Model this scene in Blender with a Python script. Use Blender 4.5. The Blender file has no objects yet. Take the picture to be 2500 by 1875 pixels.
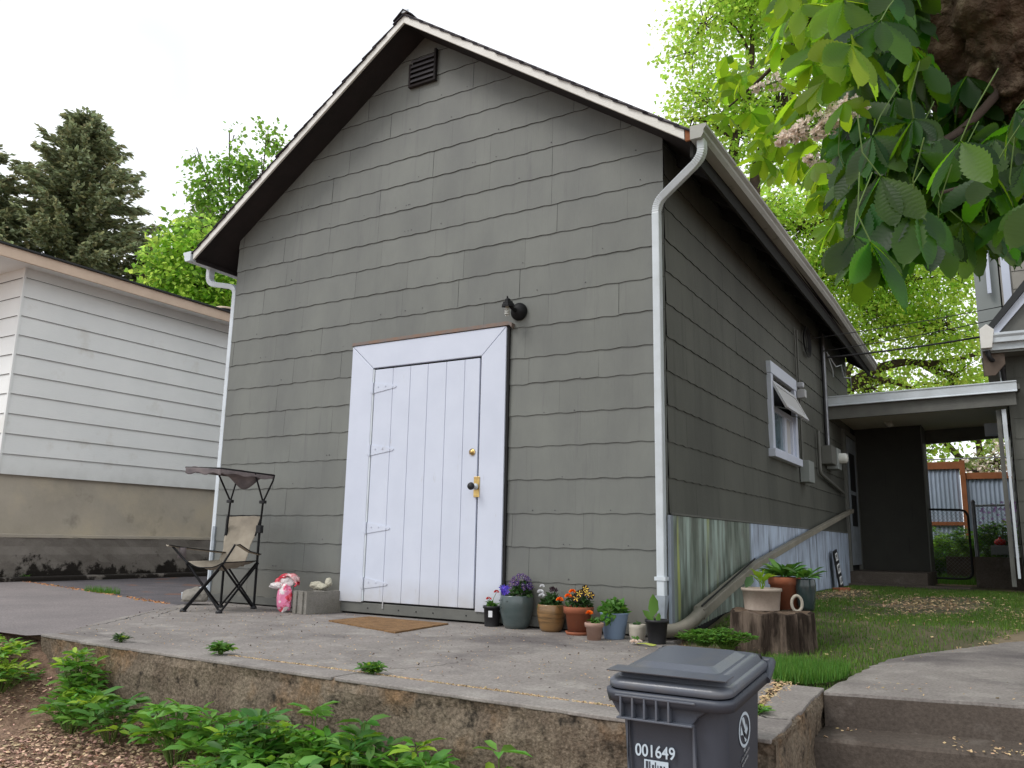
import bpy, bmesh, math, random
import numpy as np
from mathutils import Vector, Matrix
random.seed(7); RG = np.random.default_rng(7)
sc = bpy.context.scene
PI = math.pi
# ------------------------------------------------------------------ camera
cd = bpy.data.cameras.new('camera'); cam = bpy.data.objects.new('camera', cd)
sc.collection.objects.link(cam); sc.camera = cam
cd.sensor_width = 36.0; cd.lens = 1997.1 / 2500 * 36.0; cd.clip_start = 0.05; cd.clip_end = 2000
_R = Matrix(((0.85851022, 0.51242703, 0.01946136), (0.07990122, -0.17116004, 0.98199798), (-0.50653331, 0.84150032, 0.18788619)))
_M = Matrix((_R[0], _R[1], -_R[2])).transposed().to_4x4(); _M.translation = Vector((2.033, -5.540, 0.539))
cam.matrix_world = _M
# ------------------------------------------------------------------ world, sun
SUN_EL, SUN_AZ = math.radians(50), math.radians(-146)   # azimuth from +Y towards +X
w = bpy.data.worlds.new('World'); sc.world = w; w.use_nodes = True
nt = w.node_tree; nt.nodes.clear()
def N(nt, t, **k):
    n = nt.nodes.new(t)
    for a, b in k.items(): setattr(n, a, b)
    return n
out = N(nt, 'ShaderNodeOutputWorld'); bg = N(nt, 'ShaderNodeBackground'); bg2 = N(nt, 'ShaderNodeBackground'); mx = N(nt, 'ShaderNodeMixShader')
sky = N(nt, 'ShaderNodeTexSky', sky_type='NISHITA'); sky.sun_disc = False; sky.sun_elevation = SUN_EL; sky.sun_rotation = SUN_AZ
bg.inputs[1].default_value = 0.15; nt.links.new(sky.outputs[0], bg.inputs[0])
bg2.inputs[0].default_value = (0.955, 0.975, 1.0, 1); bg2.inputs[1].default_value = 1.5
tc = N(nt, 'ShaderNodeTexCoord'); no = N(nt, 'ShaderNodeTexNoise'); no.inputs['Scale'].default_value = 1.6; no.inputs['Detail'].default_value = 4
rp = N(nt, 'ShaderNodeValToRGB'); rp.color_ramp.elements[0].position = 0.36; rp.color_ramp.elements[0].color = (0.60, 0.635, 0.67, 1)
rp.color_ramp.elements[1].position = 0.52; rp.color_ramp.elements[1].color = (0.96, 0.98, 1, 1)
nt.links.new(tc.outputs['Generated'], no.inputs['Vector']); nt.links.new(no.outputs[0], rp.inputs[0])
nt.links.new(rp.outputs[0], bg2.inputs[0]); mx.inputs[0].default_value = 0.9; nt.links.new(bg.outputs[0], mx.inputs[1]); nt.links.new(bg2.outputs[0], mx.inputs[2]); nt.links.new(mx.outputs[0], out.inputs[0])
sl = bpy.data.lights.new('sun', 'SUN'); sl.energy = 1.5; sl.angle = math.radians(20); sl.color = (1.0, 0.97, 0.93)
so = bpy.data.objects.new('sun', sl); sc.collection.objects.link(so)
sd = Vector((math.sin(SUN_AZ) * math.cos(SUN_EL), math.cos(SUN_AZ) * math.cos(SUN_EL), math.sin(SUN_EL)))
so.rotation_euler = sd.to_track_quat('Z', 'Y').to_euler(); so.location = sd * 30
sc.view_settings.view_transform = 'Standard'; sc.view_settings.look = 'None'; sc.view_settings.exposure = 0.0; sc.view_settings.gamma = 1.0
sc.view_settings.use_curve_mapping = False
try:
    sc.cycles.max_bounces = 8; sc.cycles.transparent_max_bounces = 8
except Exception: pass

# ------------------------------------------------------------------ helpers: mesh
def link(o, parent=None):
    sc.collection.objects.link(o)
    if parent is not None: o.parent = parent
    return o
def tag(o, label=None, cat=None, group=None, kind=None):
    if label: o['label'] = label
    if cat: o['category'] = cat
    if group: o['group'] = group
    if kind: o['kind'] = kind
    return o
def empty(name, loc=(0, 0, 0), rz=0.0, label=None, cat=None, group=None):
    o = bpy.data.objects.new(name, None); o.location = loc; o.rotation_euler = (0, 0, rz); o.empty_display_size = 0.1
    link(o); return tag(o, label, cat, group)
class MB:
    def __init__(s): s.v = []; s.f = []; s.sm = []
    def add(s, vs, fs, smooth=False):
        b = len(s.v); s.v += [tuple(p) for p in vs]; s.f += [tuple(b + i for i in f) for f in fs]; s.sm += [smooth] * len(fs); return s
    def box(s, x0, x1, y0, y1, z0, z1, M=None):
        vs = [(x, y, z) for z in (z0, z1) for y in (y0, y1) for x in (x0, x1)]
        if M is not None: vs = [M @ Vector(p) for p in vs]
        return s.add(vs, [(0, 2, 3, 1), (4, 5, 7, 6), (0, 1, 5, 4), (2, 6, 7, 3), (0, 4, 6, 2), (1, 3, 7, 5)])
    def prism(s, poly, fn, d0, d1):
        """poly: 2D points; fn(u,v,d)->xyz; extruded from d0 to d1"""
        n = len(poly); vs = [fn(u, v, d0) for u, v in poly] + [fn(u, v, d1) for u, v in poly]
        fs = [tuple(range(n)), tuple(range(2 * n - 1, n - 1, -1))] + [(i, i + n, (i + 1) % n + n, (i + 1) % n) for i in range(n)]
        return s.add(vs, fs)
    def sweep(s, path, prof, closed_prof=True, caps=True, smooth=False, up=(0, 0, 1), scale=None, roll=None):
        """prof: list of (a,b) in the frame (side, up); parallel-ish frames"""
        P = [Vector(p) for p in path]; n = len(P); m = len(prof); rings = []; prev = None
        for i in range(n):
            t = (P[min(i + 1, n - 1)] - P[max(i - 1, 0)])
            if t.length < 1e-9: t = Vector((0, 0, 1))
            t.normalize()
            if prev is None:
                u = Vector(up); a = u.cross(t)
                if a.length < 1e-3: a = Vector((1, 0, 0)).cross(t)
                a.normalize()
            else:
                a = prev - t * prev.dot(t); a.normalize()
            prev = a; b = t.cross(a); k = scale[i] if scale else 1.0
            rings.append([P[i] + a * (x * k) + b * (y * k) for x, y in prof])
        vs = [p for r in rings for p in r]; fs = []
        mm = m if closed_prof else m - 1
        for i in range(n - 1):
            for j in range(mm): fs.append((i * m + j, i * m + (j + 1) % m, (i + 1) * m + (j + 1) % m, (i + 1) * m + j))
        s.add(vs, fs, smooth)
        if caps and closed_prof:
            s.add(rings[0], [tuple(range(m - 1, -1, -1))]); s.add(rings[-1], [tuple(range(m))])
        return s
    def tube(s, path, r, seg=8, caps=True, scale=None):
        prof = [(math.cos(2 * PI * k / seg) * r, math.sin(2 * PI * k / seg) * r) for k in range(seg)]
        return s.sweep(path, prof, True, caps, True, scale=scale)
    def lathe(s, prof, c=(0, 0, 0), seg=32, M=None, smooth=True):
        """prof: list of (r,z)"""
        vs = []
        for r, z in prof:
            for k in range(seg):
                a = 2 * PI * k / seg; vs.append(Vector((r * math.cos(a), r * math.sin(a), z)))
        vs = [(M @ p if M is not None else p) + Vector(c) for p in vs]
        fs = [(i * seg + j, i * seg + (j + 1) % seg, (i + 1) * seg + (j + 1) % seg, (i + 1) * seg + j) for i in range(len(prof) - 1) for j in range(seg)]
        return s.add(vs, fs, smooth)
    def disc(s, c, r, seg=24, n=1):
        vs = [(c[0] + r * math.cos(2 * PI * k / seg), c[1] + r * math.sin(2 * PI * k / seg), c[2]) for k in range(seg)]
        return s.add(vs, [tuple(range(seg))])
    def build(s, name, mat, parent=None, bevel=0.0, label=None, sharp=True):
        me = bpy.data.meshes.new(name); me.from_pydata([tuple(v) for v in s.v], [], s.f)
        me.polygons.foreach_set('use_smooth', s.sm)
        if mat is not None: me.materials.append(mat)
        me.validate(); me.update()
        bm = bmesh.new(); bm.from_mesh(me); bmesh.ops.recalc_face_normals(bm, faces=bm.faces); bm.to_mesh(me); bm.free()
        o = bpy.data.objects.new(name, me); link(o, parent)
        if bevel:
            m = o.modifiers.new('bevel', 'BEVEL'); m.width = bevel; m.segments = 2; m.limit_method = 'ANGLE'; m.angle_limit = math.radians(35)
        if label: o['label'] = label
        return o
def fast_mesh(name, V, F, mat, parent=None, smooth=False, uv=None):
    """V (n,3) array, F (m,k) int array of one polygon size"""
    me = bpy.data.meshes.new(name); V = np.asarray(V, np.float32); F = np.asarray(F, np.int32)
    me.vertices.add(len(V)); me.vertices.foreach_set('co', V.ravel())
    k = F.shape[1]; me.loops.add(F.size); me.loops.foreach_set('vertex_index', F.ravel())
    me.polygons.add(len(F)); me.polygons.foreach_set('loop_start', np.arange(0, F.size, k, dtype=np.int32))
    try: me.polygons.foreach_set('loop_total', np.full(len(F), k, np.int32))
    except Exception: pass
    me.polygons.foreach_set('use_smooth', np.full(len(F), smooth))
    if mat is not None: me.materials.append(mat)
    me.update(calc_edges=True)
    if uv is not None:
        l = me.uv_layers.new(name='UVMap'); l.data.foreach_set('uv', np.asarray(uv, np.float32)[F.ravel()].ravel())
    o = bpy.data.objects.new(name, me); link(o, parent); return o
def rotmats(n, tilt=1.0, dirs=None):
    """random orthonormal frames (n,3,3): columns x,y,z; y = leaf direction, z = face normal"""
    if dirs is None: dirs = RG.normal(size=(n, 3)); 
    y = dirs / np.linalg.norm(dirs, axis=1, keepdims=True)
    r = RG.normal(size=(n, 3)) * tilt + np.array([0, 0, 1.0])
    x = np.cross(y, r); x /= np.linalg.norm(x, axis=1, keepdims=True) + 1e-9
    z = np.cross(x, y); return np.stack([x, y, z], axis=2)
def scatter(name, TV, TF, P, S, Rm, mat, parent=None, uvT=None, smooth=False):
    """template verts TV (k,3), faces TF (m,q); at points P (n,3) sizes S (n,)"""
    TV = np.asarray(TV, float); TF = np.asarray(TF, int); n = len(P); k = len(TV)
    V = np.einsum('nij,kj->nki', Rm, TV) * np.asarray(S)[:, None, None] + np.asarray(P)[:, None, :]
    F = TF[None] + (np.arange(n) * k)[:, None, None]
    uv = None if uvT is None else np.tile(np.asarray(uvT), (n, 1))
    return fast_mesh(name, V.reshape(-1, 3), F.reshape(-1, TF.shape[1]), mat, parent, smooth, uv)
# ------------------------------------------------------------------ helpers: materials
def mat(name, col, rough=0.7, col2=None, nscale=4.0, nstretch=(1, 1, 1), lo=0.35, hi=0.65, bump=0.0, bscale=40.0, bstretch=(1, 1, 1), metal=0.0, spec=0.4,
        spots=None, spscale=8.0, splo=0.6, sphi=0.7, spstretch=(1, 1, 1), island=0.0, trans=None, coat=0.0, detail=6.0, bdist=0.01, speck=0.0, spots2=None, sp2scale=3.0, sp2lo=0.6, sp2hi=0.75):
    m = bpy.data.materials.new(name); m.use_nodes = True; nt = m.node_tree; nt.nodes.clear(); L = nt.links.new
    out = N(nt, 'ShaderNodeOutputMaterial'); b = N(nt, 'ShaderNodeBsdfPrincipled'); L(b.outputs[0], out.inputs[0])
    b.inputs['Roughness'].default_value = rough; b.inputs['Metallic'].default_value = metal
    b.inputs['Specular IOR Level'].default_value = spec; b.inputs['Coat Weight'].default_value = coat
    c4 = lambda c: (c[0], c[1], c[2], 1)
    tc = N(nt, 'ShaderNodeTexCoord'); cur = None
    def noise(scale, st, det=detail, off=0.0):
        mp = N(nt, 'ShaderNodeMapping'); mp.inputs['Scale'].default_value = st; mp.inputs['Location'].default_value = (off, off * 1.7, off * .6); L(tc.outputs['Object'], mp.inputs[0])
        n = N(nt, 'ShaderNodeTexNoise'); n.inputs['Scale'].default_value = scale; n.inputs['Detail'].default_value = det; n.inputs['Roughness'].default_value = 0.6
        L(mp.outputs[0], n.inputs['Vector']); return n.outputs[0]
    def ramp(src, lo, hi):
        r = N(nt, 'ShaderNodeMapRange'); r.inputs[1].default_value = lo; r.inputs[2].default_value = hi; L(src, r.inputs[0]); return r.outputs[0]
    def mixc(fac, a, bcol):
        x = N(nt, 'ShaderNodeMix', data_type='RGBA'); 
        if hasattr(fac, 'links') or not isinstance(fac, float): L(fac, x.inputs[0])
        else: x.inputs[0].default_value = fac
        for i, c in ((6, a), (7, bcol)):
            if isinstance(c, tuple): x.inputs[i].default_value = c4(c)
            else: L(c, x.inputs[i])
        return x.outputs[2]
    cur = tuple(col)
    if col2 is not None: cur = mixc(ramp(noise(nscale, nstretch), lo, hi), tuple(col), tuple(col2))
    if spots is not None: cur = mixc(ramp(noise(spscale, spstretch, 8.0, 3.3), splo, sphi), cur, tuple(spots))
    if spots2 is not None: cur = mixc(ramp(noise(sp2scale, (1, 1, 1), 8.0, 7.1), sp2lo, sp2hi), cur, tuple(spots2))
    if island or speck:
        hs = N(nt, 'ShaderNodeHueSaturation')
        if isinstance(cur, tuple): hs.inputs['Color'].default_value = c4(cur)
        else: L(cur, hs.inputs['Color'])
        if island:
            g = N(nt, 'ShaderNodeNewGeometry'); r = N(nt, 'ShaderNodeMapRange'); r.inputs[3].default_value = 1 - island; r.inputs[4].default_value = 1 + island; L(g.outputs['Random Per Island'], r.inputs[0])
        else:
            r = N(nt, 'ShaderNodeMapRange'); r.inputs[1].default_value = .3; r.inputs[2].default_value = .7; r.inputs[3].default_value = 1 - speck; r.inputs[4].default_value = 1 + speck; L(noise(75.0, (1, 1, 1), 5.0), r.inputs[0])
        L(r.outputs[0], hs.inputs['Value']); cur = hs.outputs[0]
        if island:
            r2 = N(nt, 'ShaderNodeMapRange'); r2.inputs[3].default_value = 0.5 - island * .06; r2.inputs[4].default_value = 0.5 + island * .05
            wn = N(nt, 'ShaderNodeTexWhiteNoise', noise_dimensions='1D'); L(g.outputs['Random Per Island'], wn.inputs['W']); L(wn.outputs[0], r2.inputs[0]); L(r2.outputs[0], hs.inputs['Hue'])
    if isinstance(cur, tuple): b.inputs['Base Color'].default_value = c4(cur)
    else: L(cur, b.inputs['Base Color'])
    if bump:
        bp = N(nt, 'ShaderNodeBump'); bp.inputs['Strength'].default_value = bump; bp.inputs['Distance'].default_value = bdist
        L(noise(bscale, bstretch, 4.0, 1.0), bp.inputs['Height']); L(bp.outputs[0], b.inputs['Normal'])
    if trans is not None:
        t = N(nt, 'ShaderNodeBsdfTranslucent'); ms = N(nt, 'ShaderNodeMixShader'); ms.inputs[0].default_value = trans[3]
        if isinstance(cur, tuple): t.inputs[0].default_value = c4(trans[:3])
        else:
            x = N(nt, 'ShaderNodeMix', data_type='RGBA', blend_type='MULTIPLY'); x.inputs[0].default_value = 1.0; L(cur, x.inputs[6]); x.inputs[7].default_value = c4(tuple(trans[i] / max(col[i], .001) for i in range(3))); L(x.outputs[2], t.inputs[0])
        L(b.outputs[0], ms.inputs[1]); L(t.outputs[0], ms.inputs[2]); L(ms.outputs[0], out.inputs[0])
    return m
M = {}
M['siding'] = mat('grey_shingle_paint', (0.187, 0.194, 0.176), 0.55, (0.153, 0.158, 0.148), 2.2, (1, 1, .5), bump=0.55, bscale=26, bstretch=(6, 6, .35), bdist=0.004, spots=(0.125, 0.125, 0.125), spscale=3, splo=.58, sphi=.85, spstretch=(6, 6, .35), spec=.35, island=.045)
M['siding_side'] = mat('grey_shingle_paint_weathered_shaded', (0.118, 0.12, 0.104), 0.6, (0.085, 0.087, 0.076), 1.6, (1, 1, .35), bump=0.5, bscale=26, bstretch=(6, 6, .35), bdist=0.004, spots=(0.06, 0.063, 0.053), spscale=2.2, splo=.55, sphi=.8, spstretch=(4, 4, .35), spec=.3, island=.05)  # darker copy of the front paint; the side wall's shade is in the colour
M['dark_gap'] = mat('tar_paper_and_lap_shade', (0.02, 0.02, 0.02), 0.9)
M['white'] = mat('white_paint', spots=(.5, .5, .52), spscale=7.0, splo=.66, sphi=.8, spstretch=(2, 2, .5), col=(0.64, 0.68, 0.79), rough=0.45, col2=(0.60, 0.64, 0.75), nscale=3.0, bump=.15, bscale=30, bstretch=(3, 3, .4), bdist=.003)
M['white_metal'] = mat('white_metal', (0.66, 0.71, 0.76), 0.35, (0.56, 0.60, 0.63), 5.0, spec=.5)
M['rake'] = mat('rake_paint', (0.78, 0.76, 0.72), 0.5, (0.7, 0.68, 0.63), 4.0, bump=.2, bscale=20, bstretch=(1, 1, 4))
M['soffit'] = mat('dark_soffit', (0.028, 0.021, 0.021), 0.85, (0.018, 0.015, 0.015), 3.0, bump=.3, bscale=20)
M['shingle'] = mat('asphalt_shingle', (0.055, 0.05, 0.058), 0.9, (0.035, 0.032, 0.037), 8.0, bump=.6, bscale=150, spec=.2)
M['drip'] = mat('drip_edge_lath', (0.18, 0.165, 0.17), 0.7, (0.12, 0.1, 0.1), 9.0)
M['grey_trim'] = mat('grey_trim', (0.15, 0.15, 0.135), 0.6, (0.12, 0.12, 0.11), 5.0, bump=.2)
M['flashing'] = mat('rusty_flashing', (0.19, 0.165, 0.155), 0.7, (0.24, 0.155, 0.11), 12.0, bump=.5, bscale=60)
M['brass'] = mat('brass', (0.75, 0.53, 0.2), 0.3, (0.45, 0.3, 0.12), 30.0, metal=0.9)
M['black'] = mat('black_metal', (0.008, 0.008, 0.009), 0.6, spec=.25)
M['black_plastic'] = mat('black_plastic', (0.014, 0.014, 0.016), 0.5, (0.02, 0.02, 0.022), 10)
M['bulb'] = mat('bulb_glass', (0.62, 0.62, 0.58), 0.25)
M['galv'] = mat('galvanised_sheet', (0.33, 0.36, 0.41), 0.5, (0.22, 0.25, 0.28), 3.0, (1, 3, .3), metal=.45, spots=(0.42, 0.48, 0.56), spscale=3.5, splo=.5, sphi=.65, spstretch=(1, 4, .25), bump=.1)
M['pipe'] = mat('beige_pipe', (0.27, 0.245, 0.20), 0.6, (0.20, 0.185, 0.15), 6.0, bump=.2, bscale=40)
M['pipe_light'] = mat('grey_sleeve', (0.36, 0.40, 0.45), 0.4, (0.25, 0.28, 0.3), 8.0)
M['concrete'] = mat('worn_concrete', (0.285, 0.258, 0.24), 0.9, (0.215, 0.195, 0.182), 1.1, bump=.6, bscale=70, bdist=.006, spots=(0.335, 0.31, 0.285), spscale=5.2, splo=.50, sphi=.70, spec=.2, speck=.24, spots2=(0.135, 0.12, 0.118), sp2scale=.8, sp2lo=.53, sp2hi=.66)
M['concrete_step'] = mat('step_concrete', (0.125, 0.102, 0.085), 0.9, (0.085, 0.069, 0.058), 1.6, bump=.6, bscale=60, bdist=.006, spots=(0.18, 0.155, 0.135), spscale=4.0, splo=.55, sphi=.72, spec=.2, speck=.24)
M['asphalt'] = mat('pale_asphalt', (0.235, 0.208, 0.204), 0.9, (0.19, 0.17, 0.168), 1.4, bump=.4, bscale=90, bdist=.004, speck=.28, spec=.2)
M['asphalt_dark'] = mat('dark_asphalt', (0.13, 0.118, 0.125), 0.9, (0.095, 0.088, 0.095), 2.5, bump=.5, bscale=90, bdist=.005, spots=(0.24, 0.10, 0.05), spscale=2.2, splo=.6, sphi=.75, spec=.2, speck=.35)
M['wallface'] = mat('old_wall_concrete', (0.215, 0.175, 0.13), 0.95, (0.145, 0.112, 0.084), 5.0, speck=.5, bump=1.0, bscale=55, bdist=.012, spots=(0.27, 0.15, 0.065), spscale=2.8, splo=.53, sphi=.8, spots2=(0.04, 0.034, 0.027), sp2scale=13.0, sp2lo=.55, sp2hi=.68, spec=.15)
M['found'] = mat('foundation_concrete', (0.50, 0.445, 0.365), 0.9, (0.40, 0.355, 0.29), 1.2, bump=.3, bscale=30, spots=(0.54, 0.47, 0.36), spscale=1.6, splo=.5, sphi=.7, spots2=(0.16, 0.14, 0.12), sp2scale=2.2, sp2lo=.58, sp2hi=.8)
M['mossy'] = mat('mossy_ledge_concrete', (0.20, 0.18, 0.16), 0.95, (0.14, 0.125, 0.11), 2.0, bump=.7, bscale=30, spots=(0.016, 0.012, 0.009), spscale=2.6, splo=.50, sphi=.58, spots2=(0.11, 0.065, 0.05), sp2scale=4.0, sp2lo=.6, sp2hi=.7)
M['nsiding'] = mat('pale_lap_siding', (0.9, 0.905, 0.89), 0.6, (0.83, 0.84, 0.83), 1.2, (1, 1, 1), bump=.2, bscale=40, bstretch=(1, .4, 3), spots=(0.66, 0.63, 0.57), spscale=2, splo=.6, sphi=.8)
M['nfascia'] = mat('tan_fascia', (0.74, 0.57, 0.44), 0.6, (0.66, 0.5, 0.38), 4.0)
M['mulch_soil'] = mat('mulch_soil', (0.14, 0.085, 0.055), 0.95, (0.32, 0.21, 0.145), 18.0, bump=1.0, bscale=60, bdist=.02)
M['chips'] = mat('bark_chips', (0.50, 0.345, 0.24), 0.9, island=.7)
M['soil'] = mat('lawn_soil', (0.07, 0.075, 0.03), 0.95, (0.12, 0.10, 0.06), 3.0, bump=.8, bscale=40, spots=(0.22, 0.17, 0.11), spscale=1.4, splo=.56, sphi=.66)
M['grass'] = mat('grass_blades', (0.135, 0.235, 0.035), 0.6, (0.095, 0.19, 0.028), 2.0, island=.45, trans=(0.14, 0.30, 0.02, .35))
M['grass_bright'] = mat('bright_grass', (0.09, 0.22, 0.03), 0.6, island=.35, trans=(0.14, 0.32, 0.03, .35))
M['litter'] = mat('dry_petals', (0.50, 0.36, 0.20), 0.9, island=.45)
M['litter_rust'] = mat('rusty_needles', (0.46, 0.22, 0.09), 0.9, island=.4)
M['bin'] = mat('bin_plastic', (0.048, 0.055, 0.074), 0.42, (0.06, 0.067, 0.086), 3.0, bump=.25, bscale=180, bdist=.002, spec=.5)
M['bin_lid'] = mat('lid_plastic', (0.105, 0.117, 0.145), 0.3, (0.17, 0.16, 0.145), 4.0, lo=.5, hi=.75, bump=.25, bscale=160, bdist=.002, spec=.6)
M['print'] = mat('white_print', (0.55, 0.64, 0.72), 0.6)
M['print_dim'] = mat('grey_print', (0.32, 0.34, 0.36), 0.6, (0.1, 0.1, 0.11), 60.0)
M['canvas'] = mat('tan_canvas', (0.36, 0.315, 0.25), 0.85, (0.29, 0.25, 0.20), 7.0, bump=.8, bscale=9, bdist=.02)
M['canvas_grey'] = mat('grey_canvas', (0.22, 0.185, 0.185), 0.85, (0.12, 0.105, 0.11), 9.0, bump=.6, bscale=12, bdist=.02)
M['block'] = mat('cinder_block', (0.26, 0.245, 0.22), 0.95, (0.19, 0.175, 0.15), 5.0, bump=1.0, bscale=90, bdist=.006, speck=.15)
M['mat'] = mat('coir', (0.30, 0.17, 0.075), 0.95, (0.19, 0.105, 0.045), 14.0, bump=1.0, bscale=200, bdist=.008, speck=.25)
M['rock'] = mat('rock', (0.27, 0.25, 0.22), 0.95, (0.2, 0.185, 0.16), 6.0, bump=.8, bscale=25)
M['terracotta'] = mat('terracotta', (0.36, 0.115, 0.055), 0.8, (0.28, 0.095, 0.05), 9.0, bump=.2, bscale=60, spots=(0.42, 0.2, 0.13), spscale=5, splo=.6, sphi=.8)
M['pinkclay'] = mat('pale_clay', (0.46, 0.30, 0.24), 0.85, (0.38, 0.235, 0.18), 9.0, bump=.2, bscale=60)
M['glaze_green'] = mat('grey_green_glaze', (0.05, 0.075, 0.075), 0.28, (0.09, 0.115, 0.115), 5.0, (1, 1, 2), spec=.6, coat=.3)
M['glaze_dark'] = mat('dark_teal_glaze', (0.018, 0.032, 0.034), 0.2, (0.03, 0.05, 0.05), 6.0, coat=.5)
M['glaze_brown'] = mat('banded_brown_glaze', (0.26, 0.145, 0.055), 0.35, (0.09, 0.05, 0.02), 5.0, (.6, .6, 7), lo=.5, hi=.62, spec=.6, coat=.3)
M['blue_pot'] = mat('blue_plastic', (0.185, 0.25, 0.36), 0.5, (0.2, 0.27, 0.375), 3)
M['cream_pot'] = mat('cream_ceramic', (0.46, 0.42, 0.35), 0.6, (0.38, 0.34, 0.28), 12, bump=.3, bscale=40)
M['beige_pot'] = mat('beige_plastic', (0.42, 0.35, 0.29), 0.7, (0.36, 0.29, 0.24), 10, speck=.08)
M['pot_soil'] = mat('pot_soil', (0.04, 0.028, 0.02), 0.95, bump=.8, bscale=80)
M['leaf_dark'] = mat('dark_leaf', (0.045, 0.10, 0.028), 0.5, island=.4, trans=(0.08, 0.2, 0.03, .2))
M['leaf_mid'] = mat('mid_leaf', (0.08, 0.2, 0.035), 0.45, island=.35, trans=(0.13, 0.32, 0.03, .25))
M['leaf_bed'] = mat('bed_plant_leaf', (0.12, 0.29, 0.045), 0.5, island=.3, trans=(0.22, 0.48, 0.04, .3))
M['leaf_bed_lime'] = mat('bed_plant_young_leaf', (0.26, 0.42, 0.04), 0.5, island=.25, trans=(0.4, 0.6, 0.04, .35))
M['stem'] = mat('green_stem', (0.10, 0.17, 0.03), 0.6)
M['red'] = mat('red_petal', (0.6, 0.03, 0.02), 0.5); M['orange'] = mat('orange_petal', (0.9, 0.2, 0.01), 0.55, island=.2); M['purple'] = mat('purple_petal', (0.04, 0.008, 0.10), 0.6, island=.4)
M['yellow'] = mat('yellow_petal', (0.75, 0.5, 0.08), 0.6, island=.2); M['white_fl'] = mat('white_petal', (0.8, 0.8, 0.82), 0.6, island=.1); M['lilac'] = mat('lilac_petal', (0.4, 0.13, 0.5), .6, island=.3)
M['maroon'] = mat('dark_maroon_petal', (0.02, 0.006, 0.012), .5)
M['cream_fl'] = mat('cream_petal', (0.85, 0.74, 0.66), .7, island=.3, trans=(0.9, .75, .62, .3))
M['bark'] = mat('rough_bark', (0.15, 0.10, 0.07), 0.95, (0.055, 0.035, 0.025), 6.0, bump=1.0, bscale=22, bdist=.04, spots=(0.24, 0.18, 0.13), spscale=14, splo=.52, sphi=.66, spec=.15)
M['bark_bg'] = mat('tree_bark', (0.09, 0.06, 0.045), 0.95, (0.05, 0.035, 0.028), 5.0, bump=.8, bscale=20)
M['stump'] = mat('weathered_stump', (0.165, 0.125, 0.098), 0.95, (0.04, 0.029, 0.023), 7.5, (1, 1, .3), lo=.42, hi=.56, bump=1.0, bscale=14, bstretch=(2, 2, .3), bdist=.04, spots=(0.17, 0.12, 0.09), spscale=5, splo=.6, sphi=.72, spstretch=(2, 2, .4), spec=.1)
M['stump_top'] = mat('stump_top_wood', (0.09, 0.055, 0.035), 0.95, (0.16, 0.115, 0.08), 12.0, bump=1.0, bscale=40, bdist=.02)
M['fence_wood'] = mat('cedar_wood', (0.32, 0.115, 0.045), 0.8, (0.24, 0.085, 0.03), 6.0)
M['weatherwood'] = mat('weathered_wood', (0.15, 0.115, 0.09), 0.9, (0.1, 0.075, 0.06), 6.0)
M['fence_metal'] = mat('corrugated_fence_sheet', (0.46, 0.54, 0.66), 0.45, (0.36, 0.43, 0.52), 3.0, (1, 1, .4), metal=.3)
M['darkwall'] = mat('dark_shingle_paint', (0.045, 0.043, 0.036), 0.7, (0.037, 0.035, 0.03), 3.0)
M['glass'] = mat('window_glass', (0.10, 0.15, 0.18), 0.08, (0.2, 0.27, 0.31), 4.0, (1, 1, .6), spec=.8)
M['curtain'] = mat('net_curtain', (0.5, 0.5, 0.5), .9)
M['interior'] = mat('dark_interior', (0.03, 0.03, 0.032), .9)
M['steel'] = mat('galvanised_pipe', (0.3, 0.31, 0.33), 0.4, (0.2, 0.2, 0.22), 10, metal=.5)
M['box_grey'] = mat('grey_utility_box', (0.27, 0.29, 0.28), 0.5)
M['cable'] = mat('cable_rubber', (0.02, 0.02, 0.022), .6)
M['rsiding'] = mat('pale_stucco_siding', (0.36, 0.34, 0.30), .7, (0.3, 0.28, 0.25), 3)
M['nroof'] = mat('dark_roof_edge', (0.03, 0.032, 0.034), .7)
M['bag_white'] = mat('bag_plastic_white', (0.72, 0.66, 0.66), .35, spec=.6); M['bag_red'] = mat('bag_plastic_red', (0.6, 0.03, 0.06), .35, (0.75, 0.5, 0.5), 9, lo=.5, hi=.6, spec=.6); M['bag_pink'] = mat('bag_plastic_pink', (0.75, 0.22, 0.38), .3, (0.6, 0.03, 0.06), 9, lo=.5, hi=.54, spec=.6, spots=(.75, .7, .7), spscale=11, splo=.54, sphi=.58)
M['cloth'] = mat('pale_glove_cloth', (0.55, 0.52, 0.42), .9, (0.42, 0.40, 0.31), 20, bump=.6, bscale=40)
M['grey_dark'] = mat('dark_grey_vent', (0.075, 0.07, 0.075), .7)
M['gutter_grey'] = mat('weathered_shaded_gutter', (0.44, 0.435, 0.41), 0.5, (0.34, 0.335, 0.31), 3.0, (1, .3, 1), spots=(.12, .12, .11), spscale=6, splo=.6, sphi=.75)  # greyer than the left gutter: grime plus right-side shade put into the colour
M['ceiling'] = mat('porch_ceiling_paint', (0.7, 0.66, 0.56), .7)
M['eave_dark'] = mat('eave_dark_paint', (0.016, 0.016, 0.015), .85)

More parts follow.
